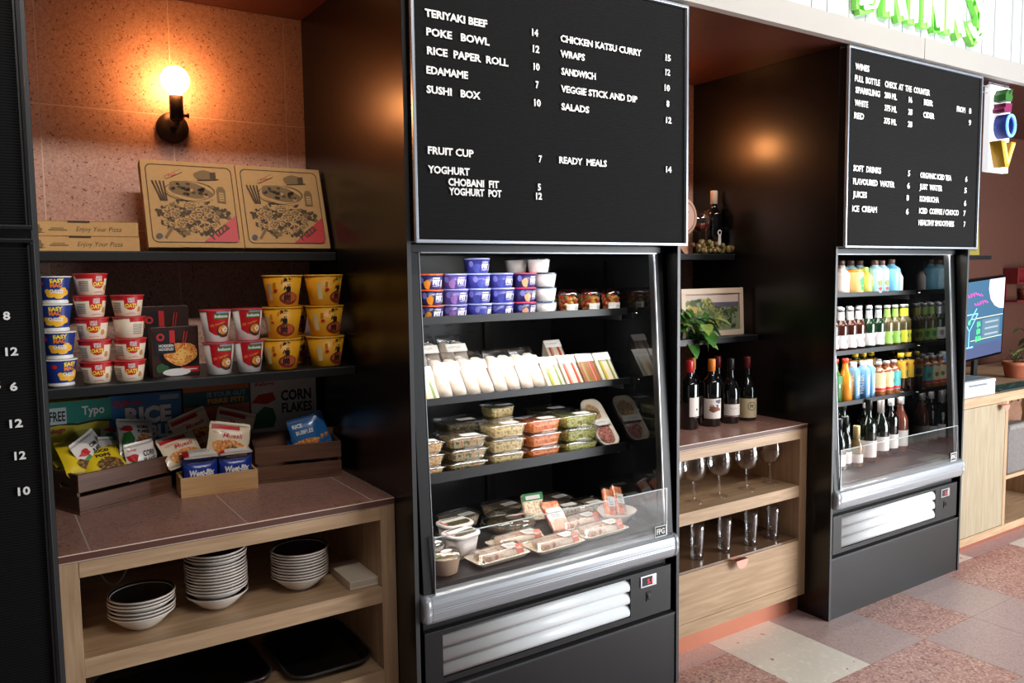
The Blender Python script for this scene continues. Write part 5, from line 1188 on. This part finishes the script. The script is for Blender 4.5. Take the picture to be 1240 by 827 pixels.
# ------------------------------------------------------------------ drinks in the farther case
def row_of(K, lab, xs_, y, z, group, rz=.35):
    for i, x in enumerate(xs_): K.put(lab[i] if isinstance(lab, list) else lab, (x, y, z), rz+r_.uniform(-.1, .1), group)
A = 1.3845; g = 'juices on the top drinks shelf'
def plastic_bottle(nm, body, r, h, sh, capm, label=None, deco=None, lab=(.02, .09)): return bottle(nm, body, r, h, sh, .014, sh+.03, capm, .022, label, lab, deco, .8, 'bottle')
wht = mat('milk white bottle', (240, 226, 220), .4); brn = mat('brown cap', (92, 60, 52), .4); lb = mat('light blue bottle', (120, 190, 220), .35, coat=.3); lb2 = mat('pale blue bottle', (168, 214, 228), .35, coat=.3)
plastic_bottle('milk_bottle', wht, .037, .13, .095, mat('tan cap', (196, 160, 140), .4), lwhite, lambda m, f: m.disc(f, .01, .05, .004, .006, grey, 8)).put('white milk drink bottle at the left end of the top drinks shelf', (3.372, .262, A), .3, g)
Kj = bottle('juice_tub', mat('orange juice jar', (232, 190, 120), .35, coat=.3), .046, .115, .1, .04, .105, mat('orange cap', (240, 140, 30), .4), .02, None, cat='juice bottle')
t = Kj.put('wide orange capped juice jar with green print', (3.468, .262, A), .3, g)
m_ = MB(); f = cone(.046, .046, 1, .0008); m_.disc(f, -.005, .06, .026, .02, mat('fresh green', (40, 170, 80), .5), 14, .15); m_.disc(f, .0, .028, .024, .012, mat('fresh green', (40, 170, 80), .5), 12, .15); m_.obj('label', t)
Kg = plastic_bottle('juice_bottle', mat('green juice', (196, 190, 90), .3, coat=.3), .037, .125, .08, mat('lime cap', (180, 210, 90), .4)); t = Kg.put('green and orange juice bottle next to the wide jar', (3.556, .262, A), .3, g)
m_ = MB(); f = cone(.037, .037, 1, .0008); m_.disc(f, -.006, .055, .016, .014, mat('juice orange', (240, 140, 60), .5), 12, .1); m_.disc(f, .012, .03, .014, .012, mat('fresh green', (40, 170, 80), .5), 12, .1); m_.obj('label', t)
K1 = plastic_bottle('smoothie_bottle', lb2, .036, .158, .11, brn); K2_ = plastic_bottle('smoothie_bottle', lb, .042, .162, .112, brn)
t = K1.put('pale blue smoothie bottle with fruit print and brown cap', (3.618, .25, A), .3, g); m_ = MB(); f = cone(.036, .036, 1, .0008); m_.disc(f, -.015, .05, .015, .016, mat('olive fruit', (130, 130, 50), .5), 12, .1); m_.disc(f, -.014, .022, .012, .01, red, 10, .1); m_.obj('label', t)
K2_.put('light blue smoothie bottle with a brown cap, right end of the row', (3.778, .262, A), .3, g); K1.put('pale blue smoothie bottle between two others with brown caps', (3.694, .262, A), .3, g)
for i, x in enumerate((3.50, 3.575, 3.65)): K1.put(f'brown capped smoothie bottle in the rear row, {["left", "middle", "right"][i]}', (x, .35, A), .2, g)
plastic_bottle('milk_bottle', wht, .026, .1, .07, mat('tan cap', (196, 160, 140), .4)).put('small white drink bottle at the right of the blue ones', (3.848, .27, A), 0, g)
g = 'beers and ciders on the second drinks shelf'; Bz = 1.1155
amber = mat('brown beer glass', (66, 30, 18), .08, coat=.6); grn = mat('green beer glass', (24, 52, 30), .08, coat=.6); cidg = mat('olive cider glass', (92, 84, 56), .08, coat=.6)
silver_c = mat('silver crown', (206, 208, 212), .3, metal=.4); wl = mat('beer label', (226, 222, 224), .5); gl = mat('green cider label', (150, 196, 90), .5); yl = mat('yellow cider label', (230, 226, 70), .5)
def beer(nm, glass, label, neck, ink_=None):
    def make():
        t = bottle(nm, glass, .031, .205, .115, .0125, .16, silver_c, .012, label, (.018, .078), (lambda m, f: (m.disc(f, 0, .05, .014, .016, ink_ or grey, 12, .1), m.rect(f, -.02, .02, .024, .027, grey, 4, 1))), .7, 'beer bottle').make()
        f = lambda u, v: cone(.0135, .0135, 1, .0012)(u, v); m_ = MB(); m_.lathe([(.0165, .148), (.0148, .165), (.0140, .188)], neck, 18, cap0=False, cap1=False); m_.obj('neck_label', t); return t
    return Kind(make)
Ka, Kgn, Kcl, Kcy = beer('beer_bottle', amber, wl, wl), beer('beer_bottle', grn, wl, silver_c), beer('cider_bottle', cidg, gl, gl, mat('leaf green', (60, 130, 60), .5)), beer('cider_bottle', cidg, yl, yl, mat('leaf green', (60, 130, 60), .5))
row_of(Ka, ['brown beer bottle at the left end of the second drinks shelf', 'brown beer bottle second from the left', 'brown beer bottle third from the left'], (3.30, 3.368, 3.44), .255, Bz, g)
row_of(Ka, ['clear necked brown bottle right of the beers'], (3.515,), .262, Bz, g)
row_of(Kgn, ['green beer bottle with silver neck, left of two', 'green beer bottle with silver neck, right of two'], (3.60, 3.678), .262, Bz, g)
row_of(Kcl, ['green labelled cider bottle, left of two', 'green labelled cider bottle, right of two'], (3.752, 3.82), .262, Bz, g)
row_of(Kcy, ['yellow labelled cider bottle, left of two', 'yellow labelled cider bottle at the right end'], (3.888, .958+2.9965-.0435), .262, Bz, g)
for i, x in enumerate((3.33, 3.405, 3.478, 3.555, 3.64, 3.72)): (Ka if i < 2 else Kgn).put(f'beer bottle in the rear row, {["first", "second", "third", "fourth", "fifth", "sixth"][i]} from the left', (x, .34, Bz), .3, g)
g = 'soft drinks on the third drinks shelf'; Cz = .8755
greeng = mat('bright green glass', (60, 110, 50), .1, coat=.5); orangej = mat('orange soda', (240, 146, 40), .15, coat=.5); redcap = mat('soda red cap', (220, 60, 44), .4); carton_b = mat('water carton blue', (120, 176, 220), .45); carton_g = mat('water carton shaded blue', (96, 132, 170), .45)
Kgs = bottle('soda_bottle', greeng, .034, .205, .1, .0135, .17, redcap, .018, mat('green wrap', (60, 140, 80), .5), (.09, .13), None, .8, 'soft drink bottle'); Kgs.put('green mineral water bottle at the left end', (3.338, .262, Cz), .3, g)
bottle('soda_bottle', orangej, .034, .203, .09, .0135, .17, redcap, .018, None, cat='soft drink bottle').put('orange soda bottle with a red cap', (3.418, .262, Cz), .3, g)
def water():
    t = thing('water_carton', '', 'water carton'); m_ = MB(); m_.rloft([(.056, .056, 0, .006), (.056, .056, .14, .006), (.03, .03, .158, .01)], carton_b, n=3)
    m_.text(lambda u, v: (-v-.0, -.0286, u), 'WATER', .02, -.012, .024, white, w=.1, bold=.05); m_.text(lambda u, v: (-.0286, v, u), 'WATER', .02, -.012, .024, white, w=.1, bold=.05); m_.obj('carton', t)
    m_ = MB(); m_.lathe([(.016, .155), (.017, .158), (.017, .18), (.015, .182)], mat('pale cap', (206, 214, 222), .4), 18); m_.obj('cap', t); return t
K = Kind(water)
for i, (x, y) in enumerate(((3.492, .27), (3.557, .258), (3.617, .268))): K.put(f'pale blue water carton, {["left", "middle", "right"][i]} of three', (x, y, Cz), .25, g)
kcl = mat('kombucha label', (226, 206, 160), .5); kteal = mat('teal label', (80, 186, 190), .5)
def komb(l): return bottle('kombucha_bottle', mat('amber kombucha', (150, 84, 40), .1, coat=.5), .036, .17, .125, .015, .145, silver_c, .012, l, (.03, .12), (lambda m, f: (m.rect(f, -.07, .07, .032, .045, red, 14, 1), m.disc(f, .006, .075, .01, .012, mat('print green', (90, 120, 70), .5), 10, .1))), .9, 'kombucha bottle')
Kk, Kt = komb(kcl), komb(kteal)
row_of(Kk, ['amber kombucha bottle with a cream label, left of three', 'amber kombucha bottle with a cream label, middle of three', 'amber kombucha bottle with a cream label, right of three'], (3.634, 3.71, 3.786), .325, Cz, g); Kt.put('kombucha bottle with a teal label', (3.805, .255, Cz), .3, g)
row_of(Kk, ['amber kombucha bottle in front, left one', 'amber kombucha bottle in front, right one'], (3.672, 3.74), .252, Cz, g)
def tea():
    t = bottle('iced_tea_bottle', mat('dark tea', (46, 30, 20), .1, coat=.5), .033, .198, .15, .0135, .17, yel2, .02, mat('yellow tea label', (226, 190, 60), .5), (.075, .165), None, .95, 'iced tea bottle').make(); m_ = MB(); f = cone(.033, .033, 1, .0014); m_.rect(f, -.01, .03, .085, .115, mat('violet print', (70, 56, 120), .5), 6, 1); m_.disc(f, .0, .145, .02, .01, red, 10, .1); m_.obj('label_print', t); return t
K = Kind(tea)
for i, x in enumerate((3.882, 3.951-.0035)): K.put(f'yellow labelled iced tea bottle, {["left", "right"][i]} of the front pair', (x, .262, Cz), .3, g)
for i, x in enumerate((3.72, 3.79, 3.86)): K.put(f'yellow capped iced tea bottle in the rear row, {["left", "middle", "right"][i]}', (x, .41, Cz), .3, g)
g = 'wine and sparkling bottles on the drinks deck'; Dz = .5812
wl2 = mat('ivory label', (222, 214, 210), .55); goldf = mat('gold foil', (206, 160, 90), .35, metal=.5); silf = mat('pewter foil', (170, 162, 160), .35, metal=.4); whf = mat('white foil cap', (226, 222, 222), .4)
V = {}
V['sm'] = bottle('wine_bottle', wineg, .03, .235, .12, .0125, .18, blackm, .045, wl2, (.02, .075), None, .7); V['wn'] = bottle('wine_bottle', wineg, .038, .3, .17, .0135, .23, blackm, .05, wl2, (.025, .105), None, .75)
V['mini'] = bottle('sparkling_bottle', mat('honey glass', (120, 96, 56), .1, coat=.5), .03, .19, .09, .0135, .14, mat('pale gold foil', (206, 184, 130), .35, metal=.4), .06, wl2, (.02, .06), None, .7)
V['sp'] = bottle('sparkling_bottle', wineg, .041, .3, .14, .0145, .23, silf, .1, wl2, (.03, .10), None, .7); V['wh'] = bottle('wine_bottle', wine, .038, .3, .17, .0135, .23, whf, .06, wl2, (.03, .1), None, .7)
V['ro'] = bottle('rose_bottle', mat('rose glass', (120, 66, 52), .1, coat=.5), .038, .3, .15, .0145, .23, whf, .06, wl2, (.03, .11), None, .8); V['ch'] = bottle('sparkling_bottle', mat('deep brown glass', (36, 20, 14), .08, coat=.6), .042, .305, .13, .015, .22, goldf, .1, mat('cream label', (222, 204, 160), .5), (.04, .1), None, .7)
for k, x, y, l in (('sm', 3.262, .18, 'small dark wine bottle at the front left of the deck'), ('sm', 3.335, .198, 'small dark wine bottle second from the left'), ('mini', 3.39, .176, 'miniature gold topped sparkling bottle'), ('wn', 3.42, .27, 'dark wine bottle behind the miniature sparkling one'), ('wn', 3.52, .2, 'dark wine bottle with an ivory label, front middle'), ('wh', 3.605, .27, 'white capped dark wine bottle behind the front middle one'),
                   ('sp', 3.676, .235, 'pewter topped sparkling bottle'), ('wh', 3.77, .24, 'white capped dark wine bottle right of the pewter topped one'), ('ro', 3.855, .24, 'rose bottle with a white cap'), ('ch', 3.943-.0, .3, 'gold topped champagne bottle at the right'), ('wn', 3.3, .33, 'dark wine bottle in the rear row, first from the left'), ('wn', 3.385, .37, 'dark wine bottle in the rear row, second'), ('wn', 3.49, .34, 'dark wine bottle in the rear row, third'), ('wn', 3.58, .38, 'dark wine bottle in the rear row, fourth')):
    V[k].put(l, (x, y, Dz), .35, g)
# ------------------------------------------------------------------ bar to the right
t = thing('bar_cabinet', 'pale oak bar counter with a cupboard door, right of the drinks case', 'cabinet', (4.002, .035, 0)); W = 2.4
m_ = MB(); m_.box(0, W, -.001, .7, .795, .845, oak, .001); m_.obj('counter_top', t)
m_ = MB(); m_.box(0, W, 0, .69, .085, .125, oak, .001); m_.obj('bottom_panel', t)
for x in (0, .492, 1.25, W-.03): m_ = MB(); m_.box(x, x+.03 if x else .02, 0, .69, .1255, .7945, oakv, .001); m_.obj('upright', t)
m_ = MB(); m_.box(.022, .49, .001, .02, .128, .792, wood('oak door', (150, 134, 108), (174, 160, 134), 2), .001); d = m_.obj('door', t)
m_ = MB(); P = [(.03*math.cos(PI+PI*i/12), .03*math.sin(PI*i/12)*-1) for i in range(13)]
m_.prism([(-x, z) for x, z in P], -.03, -.028, mat('pink copper face', (226, 160, 146), .35, metal=.35)); m_.box(-.03, .03, -.03, .001, 0, .002, mat('copper', (222, 150, 122), .28, metal=1.)); m_.obj('handle', d, (.44, 0, .785))
m_ = MB(); m_.box(.5225, W-.03, .6, .62, .126, .794, mat('dark cupboard back', (70, 44, 32), .6)); m_.obj('back_panel', t)
m_ = MB(); m_.box(.5225, 1.2495, .02, .6, .36, .38, oak); m_.obj('shelf', t)
m_ = MB(); m_.box(0, W, .1, .115, 0, .085, mat('copper kick dull', (170, 104, 84), .45, metal=.5)); m_.obj('kick_board', t)
# white tray box
t = thing('white_box', 'low white box with a grey top standing on the bar counter', 'box', (4.03, .045, .8455))
m_ = MB(); m_.rloft([(.37, .26, 0, .01), (.37, .26, .06, .012), (.362, .252, .066, .012)], mat('white enamel', (232, 234, 236), .3), n=4, cx=.185, cy=.13); m_.obj('box_body', t)
m_ = MB(); m_.rloft([(.374, .264, .0662, .012), (.374, .264, .078, .012), (.366, .256, .082, .012)], mat('white enamel', (232, 234, 236), .3), n=4, cx=.185, cy=.13); m_.box(.02, .345, .02, .24, .0822, .084, mat('grey pad', (112, 120, 126), .5)); m_.obj('lid', t)
m_ = MB(); m_.box(.1, .27, -.004, -.0005, .055, .063, mat('grey pad', (112, 120, 126), .5)); m_.obj('handle', t)
# screen with a cocktail advert
t = thing('advert_screen', 'screen on a stand showing a neon cocktail glass and prices', 'screen', (4.78, .33, .8455), .0, None, (.05, -.06, 0))
m_ = MB(); m_.box(-.27, .27, .0, .03, .13, .60, blackg, .004); m_.obj('housing', t)
m_ = MB(); m_.box(-.02, .02, .012, .03, .0, .13, blackm); m_.rloft([(.2, .14, -.0, .02), (.19, .13, .008, .02)], blackm, n=4, cy=.02); m_.obj('stand', t)
def em(n, c, s=.55): return mat(n, c, .4, emit=s)
m_ = MB(); f = xz(-.0006); sb_ = em('screen blue', (46, 84, 112), .4); m_.rect(f, -.255, .255, .145, .585, sb_)
m_.rect(xz(-.001), -.255, .255, .145, .22, em('screen violet', (60, 70, 104), .4)); m_.poly(xz(-.001), [(.255, .585), (.08, .585), (.075, .53), (.10, .47), (.15, .43), (.2, .412), (.255, .405)], em('screen moon', (206, 190, 206), .6))
m_.rect(xz(-.0008), .02, .22, .25, .36, em('screen slate', (76, 104, 120), .45))
for v in (.245, .37): m_.rect(xz(-.0012), -.1, .25, v, v+.004, em('screen sand', (200, 196, 160), .6))
cy = em('neon cyan', (120, 200, 240), .9); gr = em('neon green', (70, 230, 110), .9); mg = em('neon magenta', (210, 60, 170), .8)
m_.stroke(xz(-.0016), [(-.205, .40), (-.12, .305), (-.035, .40)], .008, cy); m_.stroke(xz(-.0016), [(-.205, .40), (-.035, .40)], .006, cy); m_.stroke(xz(-.0016), [(-.12, .305), (-.12, .215)], .007, cy); m_.stroke(xz(-.0016), [(-.17, .212), (-.07, .212)], .008, cy); m_.stroke(xz(-.0018), [(-.13, .35), (-.05, .43)], .007, cy); m_.ring(xz(-.0018), -.125, .355, .008, .013, gr, 14)
for k, s_ in enumerate(('$6', '$8', '$10')): m_.text(xz(-.0016), s_, -.02, .325-.042*k, .028, gr, align='r' if 0 else 'c', bold=.04)
m_.scrawl(xz(-.0016), -.19, .495, .2, .028, mg); m_.scrawl(xz(-.0016), -.08, .445, .15, .026, mg)
for k in range(3): m_.rect(xz(-.0016), .05, .2, .335-.035*k, .345-.035*k, em('screen pale', (140, 150, 160), .4))
m_.obj('display', t)
terra = mat('terracotta', (176, 98, 70), .7, var=.1, scale=40)
def pot_plant(loc, sc, label, n, seed, lr, ll=1.):
    t = thing('potted_plant', label, 'potted plant', loc); q = random.Random(seed)
    m_ = MB(); m_.lathe([(.055*sc, 0), (.06*sc, .002), (.078*sc, .09*sc), (.086*sc, .09*sc), (.09*sc, .12*sc), (.08*sc, .12*sc), (.074*sc, .1*sc), (.001, .1*sc)], terra, 28); m_.obj('pot', t)
    for k in range(n):
        a = q.uniform(0, 6.28); rr = q.uniform(.02, .11)*sc*lr; h = (.12+q.uniform(.01, .2)*ll)*sc; p = (rr*math.cos(a), rr*math.sin(a), h); m_ = MB(); leaf(m_, p, q.uniform(0, 6.28), q.uniform(-.5, .4), q.uniform(.07, .12)*sc*ll, leafm[q.choice([0, 1, 0, 2])]); m_.tube([(0, 0, .1*sc), (p[0]*.5, p[1]*.5, .1*sc+(h-.1*sc)*.7), p], .002, leafm[2], 5); m_.obj('leaf', t)
    return t
pot_plant((5.13, .29, .8455), .8, 'terracotta pot with small leaves behind the screen corner', 9, 3, .6, .45)
pot_plant((5.72, .40, .8455), 1.0, 'larger leafy plant in a terracotta pot at the right edge', 24, 5, 1.1, .9)
t = thing('bar_mat', 'dark green patterned bar mat lying on the counter', 'bar mat', (4.47, .055, .8453))
m_ = MB(); m_.box(0, .5, 0, .12, 0, .006, mat('dark green rubber', (24, 60, 52), .6), .002); m_.obj('mat_base', t)
m_ = MB(); q = random.Random(2)
for k in range(24): m_.disc(xy(.0066+.00002*k), q.uniform(.03, .47), q.uniform(.02, .1), .012, .008, mat(('mat teal', 'mat lime', 'mat blue')[k % 3], ((50, 130, 120), (120, 150, 80), (40, 80, 130))[k % 3], .6), 10, .1)
m_.obj('print', t)
# paper bags in the open compartment
def bagm(nm, c): return mat(nm, c, .8, var=.12, scale=50, bump=.5)
t = thing('paper_bag', 'grey folded paper bag hanging in the open bar compartment', 'paper bag', (4.70, .09, .3815))
m_ = MB(); m_.loft([[(x*k, y, z) for x, y in rrect(.2, .05, .01, 3)] for z, k in ((0, .96), (.01, 1), (.2, 1.02), (.27, .98))], bagm('grey paper', (110, 104, 102))); m_.obj('bag_body', t)
m_ = MB(); m_.rect(xz(-.0265), -.09, .09, .24, .262, bagm('grey paper fold', (128, 122, 118)), 8, 1); m_.obj('fold', t)
t = thing('paper_bag', 'crumpled brown paper bag stacked above the grey one', 'paper bag', (4.80, .17, .3815))
m_ = MB(); q = random.Random(4); m_.loft([[(x*k+q.uniform(-.006, .006), y+q.uniform(-.006, .006), z) for x, y in rrect(.19, .07, .01, 5)] for z, k in ((0, .96), (.1, 1), (.2, 1.0), (.3, .98), (.35, 1.), (.39, .96))], bagm('brown paper', (120, 84, 62)), smooth=False); m_.obj('bag_body', t)
m_ = MB(); m_.tube([(-.04, -.04, .37), (-.03, -.045, .40), (.03, -.045, .40), (.04, -.04, .37)], .003, bagm('brown paper', (120, 84, 62))); m_.obj('handle', t)
# back wall of the bar: shelf, poster, red box and small pot
wall_shelf(4.02, 5.37, .56, 1.58, 'black wall shelf above the bar, mostly behind the drinks board')
t = thing('poster', 'olive framed poster standing on the bar shelf behind the drinks board', 'poster', (5.31, .70, 1.5805), 0, None, (-.05, 0, 0))
m_ = MB(); m_.box(-.19, .19, 0, .015, 0, .5, mat('olive board', (150, 136, 60), .6), .002); m_.obj('board', t); m_ = MB(); m_.rect(xz(-.001), -.17, .17, .25, .48, mat('violet print', (70, 56, 120), .5)); m_.rect(xz(-.001), -.15, .15, .03, .2, mat('olive print', (120, 110, 50), .6)); m_.obj('print', t)
t = thing('wall_box', 'dark red open box shelf on the brown bar wall', 'shelf', (6.03, .70, 1.385)); dr = mat('dark red lacquer', (110, 26, 30), .4)
for a in ((0, .42, 0, .097, 0, .012), (0, .42, 0, .097, .098, .11), (0, .012, 0, .097, .0125, .0975), (.408, .42, 0, .097, .0125, .0975)): m_ = MB(); m_.box(*a, dr, .001); m_.obj('board', t)
m_ = MB(); m_.box(.013, .407, .088, .097, .0125, .0975, dr); m_.obj('back_panel', t)
m_ = MB(); m_.box(0, .42, .0, .098, -.127, -.115, dr); m_.box(.01, .022, .08, .098, -.115, 0, dr); m_.obj('lower_ledge', t)
t = thing('small_pot', 'tiny orange pot with a dry plant on the ledge below the red box', 'potted plant', (6.27, .745, 1.27))
m_ = MB(); m_.lathe([(.03, 0), (.042, .055), (.046, .056), (.046, .066), (.001, .06)], mat('orange clay', (216, 108, 60), .6), 20); m_.obj('pot', t)
for k in range(7): m_ = MB(); leaf(m_, (0, 0, .062), k*.9, .6, .06, mat('dry leaf', (150, 104, 70), .6)); m_.obj('leaf', t)
# projecting sign with neon letters
t = thing('blade_sign', 'white hanging sign with green, maroon, blue and yellow neon letters', 'sign', (4.12, -.015, 1.968)); W, H = .195, .412
m_ = MB(); m_.box(0, W, 0, .03, 0, H, mat('lit white panel', (246, 246, 250), .4, emit=.75), .002); m_.obj('panel', t)
m_ = MB(); m_.box(.0, .2, .012, .02, H+.002, H+.016, alu); m_.box(.03, .04, .012, .02, H, .4315, alu); m_.box(.15, .16, .012, .02, H, .4315, alu); m_.box(-.12, .0, .013, .019, H-.012, H-.006, alu); m_.box(-.12, .0, .013, .019, H-.04, H-.036, alu); m_.obj('bracket', t)
def solid(pts, m, d=-.055): mm = MB(); mm.prism([(a-.022, b) for a, b in pts], d, -.0005, m); return mm
for nm, pts, c in (('letter', [(.05, .33), (.05, .36), (.065, .375), (.07, .385), (.085, .36), (.1, .375), (.118, .39), (.11, .365), (.12, .35), (.11, .33)], (54, 110, 50)), ('letter', [(.04, .29), (.045, .275), (.11, .28), (.115, .322), (.05, .318), (.055, .305)], (130, 36, 84))):
    solid(pts, mat('sign colour %d' % c[0], c, .4)).obj(nm, t)
m_ = MB(); n = 28
for r0, r1, mm, y0, y1 in ((.028, .052, mat('sign navy', (40, 62, 150), .4), -.055, -.0005),):
    A_ = [(.083+r1*math.cos(2*PI*i/n)*.95, .215+r1*1.12*math.sin(2*PI*i/n)) for i in range(n)]; B_ = [(.083+r0*math.cos(2*PI*i/n)*.95, .215+r0*1.3*math.sin(2*PI*i/n)) for i in range(n)]
    m_.add([(x, y, z) for P_, y in ((A_, y0), (B_, y0), (A_, y1), (B_, y1)) for x, z in P_], [f_ for i in range(n) for j in [(i+1) % n] for f_ in ((i, j, n+j, n+i), (i, 2*n+i, 2*n+j, j), (n+i, n+j, 3*n+j, 3*n+i), (2*n+i, 3*n+i, 3*n+j, 2*n+j))], mm)
lo = m_.obj('letter', t); m_ = MB(); m_.tube([(.083+.04*math.cos(2*PI*i/30), -.058, .215+.05*math.sin(2*PI*i/30)) for i in range(31)], .0065, mat('blue neon', (120, 190, 255), .4, emit=1.3), 8); m_.obj('neon_tube', lo)
gold = mat('sign gold', (196, 150, 30), .4); lo = solid([(.022, .14), (.062, .14), (.09, .06), (.125, .14), (.165, .14), (.105, .018), (.07, .018)], gold).obj('letter', t)
m_ = MB(); m_.tube([(.028, -.058, .13), (.066, -.058, .035), (.12, -.058, .13)], .0055, mat('yellow neon', (255, 240, 130), .4, emit=1.3), 8); m_.obj('neon_tube', lo)
# green neon DRINKS over the fascia
t = thing('neon_sign', 'green neon sign reading DRINKS on the white boarding', 'sign', (2.93, -.051, 2.535)); gch = mat('green channel', (130, 214, 92), .4, emit=.3); tube_m = mat('white green neon', (232, 255, 214), .4, emit=1.6); H = .32
S = {'D': [[(0, 0), (0, 1), (.3, .95), (.5, .7), (.5, .3), (.3, .05), (0, 0)]], 'R': [[(0, 0), (0, 1), (.4, .95), (.45, .7), (.35, .52), (0, .5)], [(.2, .5), (.48, 0)]], 'I': [[(0, 0), (0, 1)]], 'N': [[(0, 0), (0, 1), (.45, 0), (.45, 1)]], 'K': [[(0, 0), (0, 1)], [(.45, 1), (.05, .48), (.48, 0)]], 'S': [[(.48, .85), (.3, 1), (.08, .92), (.04, .7), (.25, .52), (.46, .35), (.44, .1), (.22, 0), (0, .15)]]}
x = .04
for ch in 'DRINKS':
    lo = MB(); n_ = MB()
    for st in S[ch]:
        pts = [(x+u*.22, v*H) for u, v in st]
        for a, b in zip(pts, pts[1:]):                              # channel backing, then the tube in front
            dx, dz = b[0]-a[0], b[1]-a[1]; L = math.hypot(dx, dz); nx, nz = -dz/L*.029, dx/L*.029; ex, ez = dx/L*.012, dz/L*.012
            lo.prism([(a[0]+nx-ex, a[1]+nz-ez), (a[0]-nx-ex, a[1]-nz-ez), (b[0]-nx+ex, b[1]-nz+ez), (b[0]+nx+ex, b[1]+nz+ez)], -.024, 0, gch)
        for q_ in (-.0155, .0155): n_.tube([(u+q_, -.036, v+(.006 if q_ < 0 else -.006)) for u, v in pts], .0075, tube_m, 8)
    o = lo.obj('letter', t); n_.obj('neon_tube', o); x += .178 if ch not in 'I' else .1
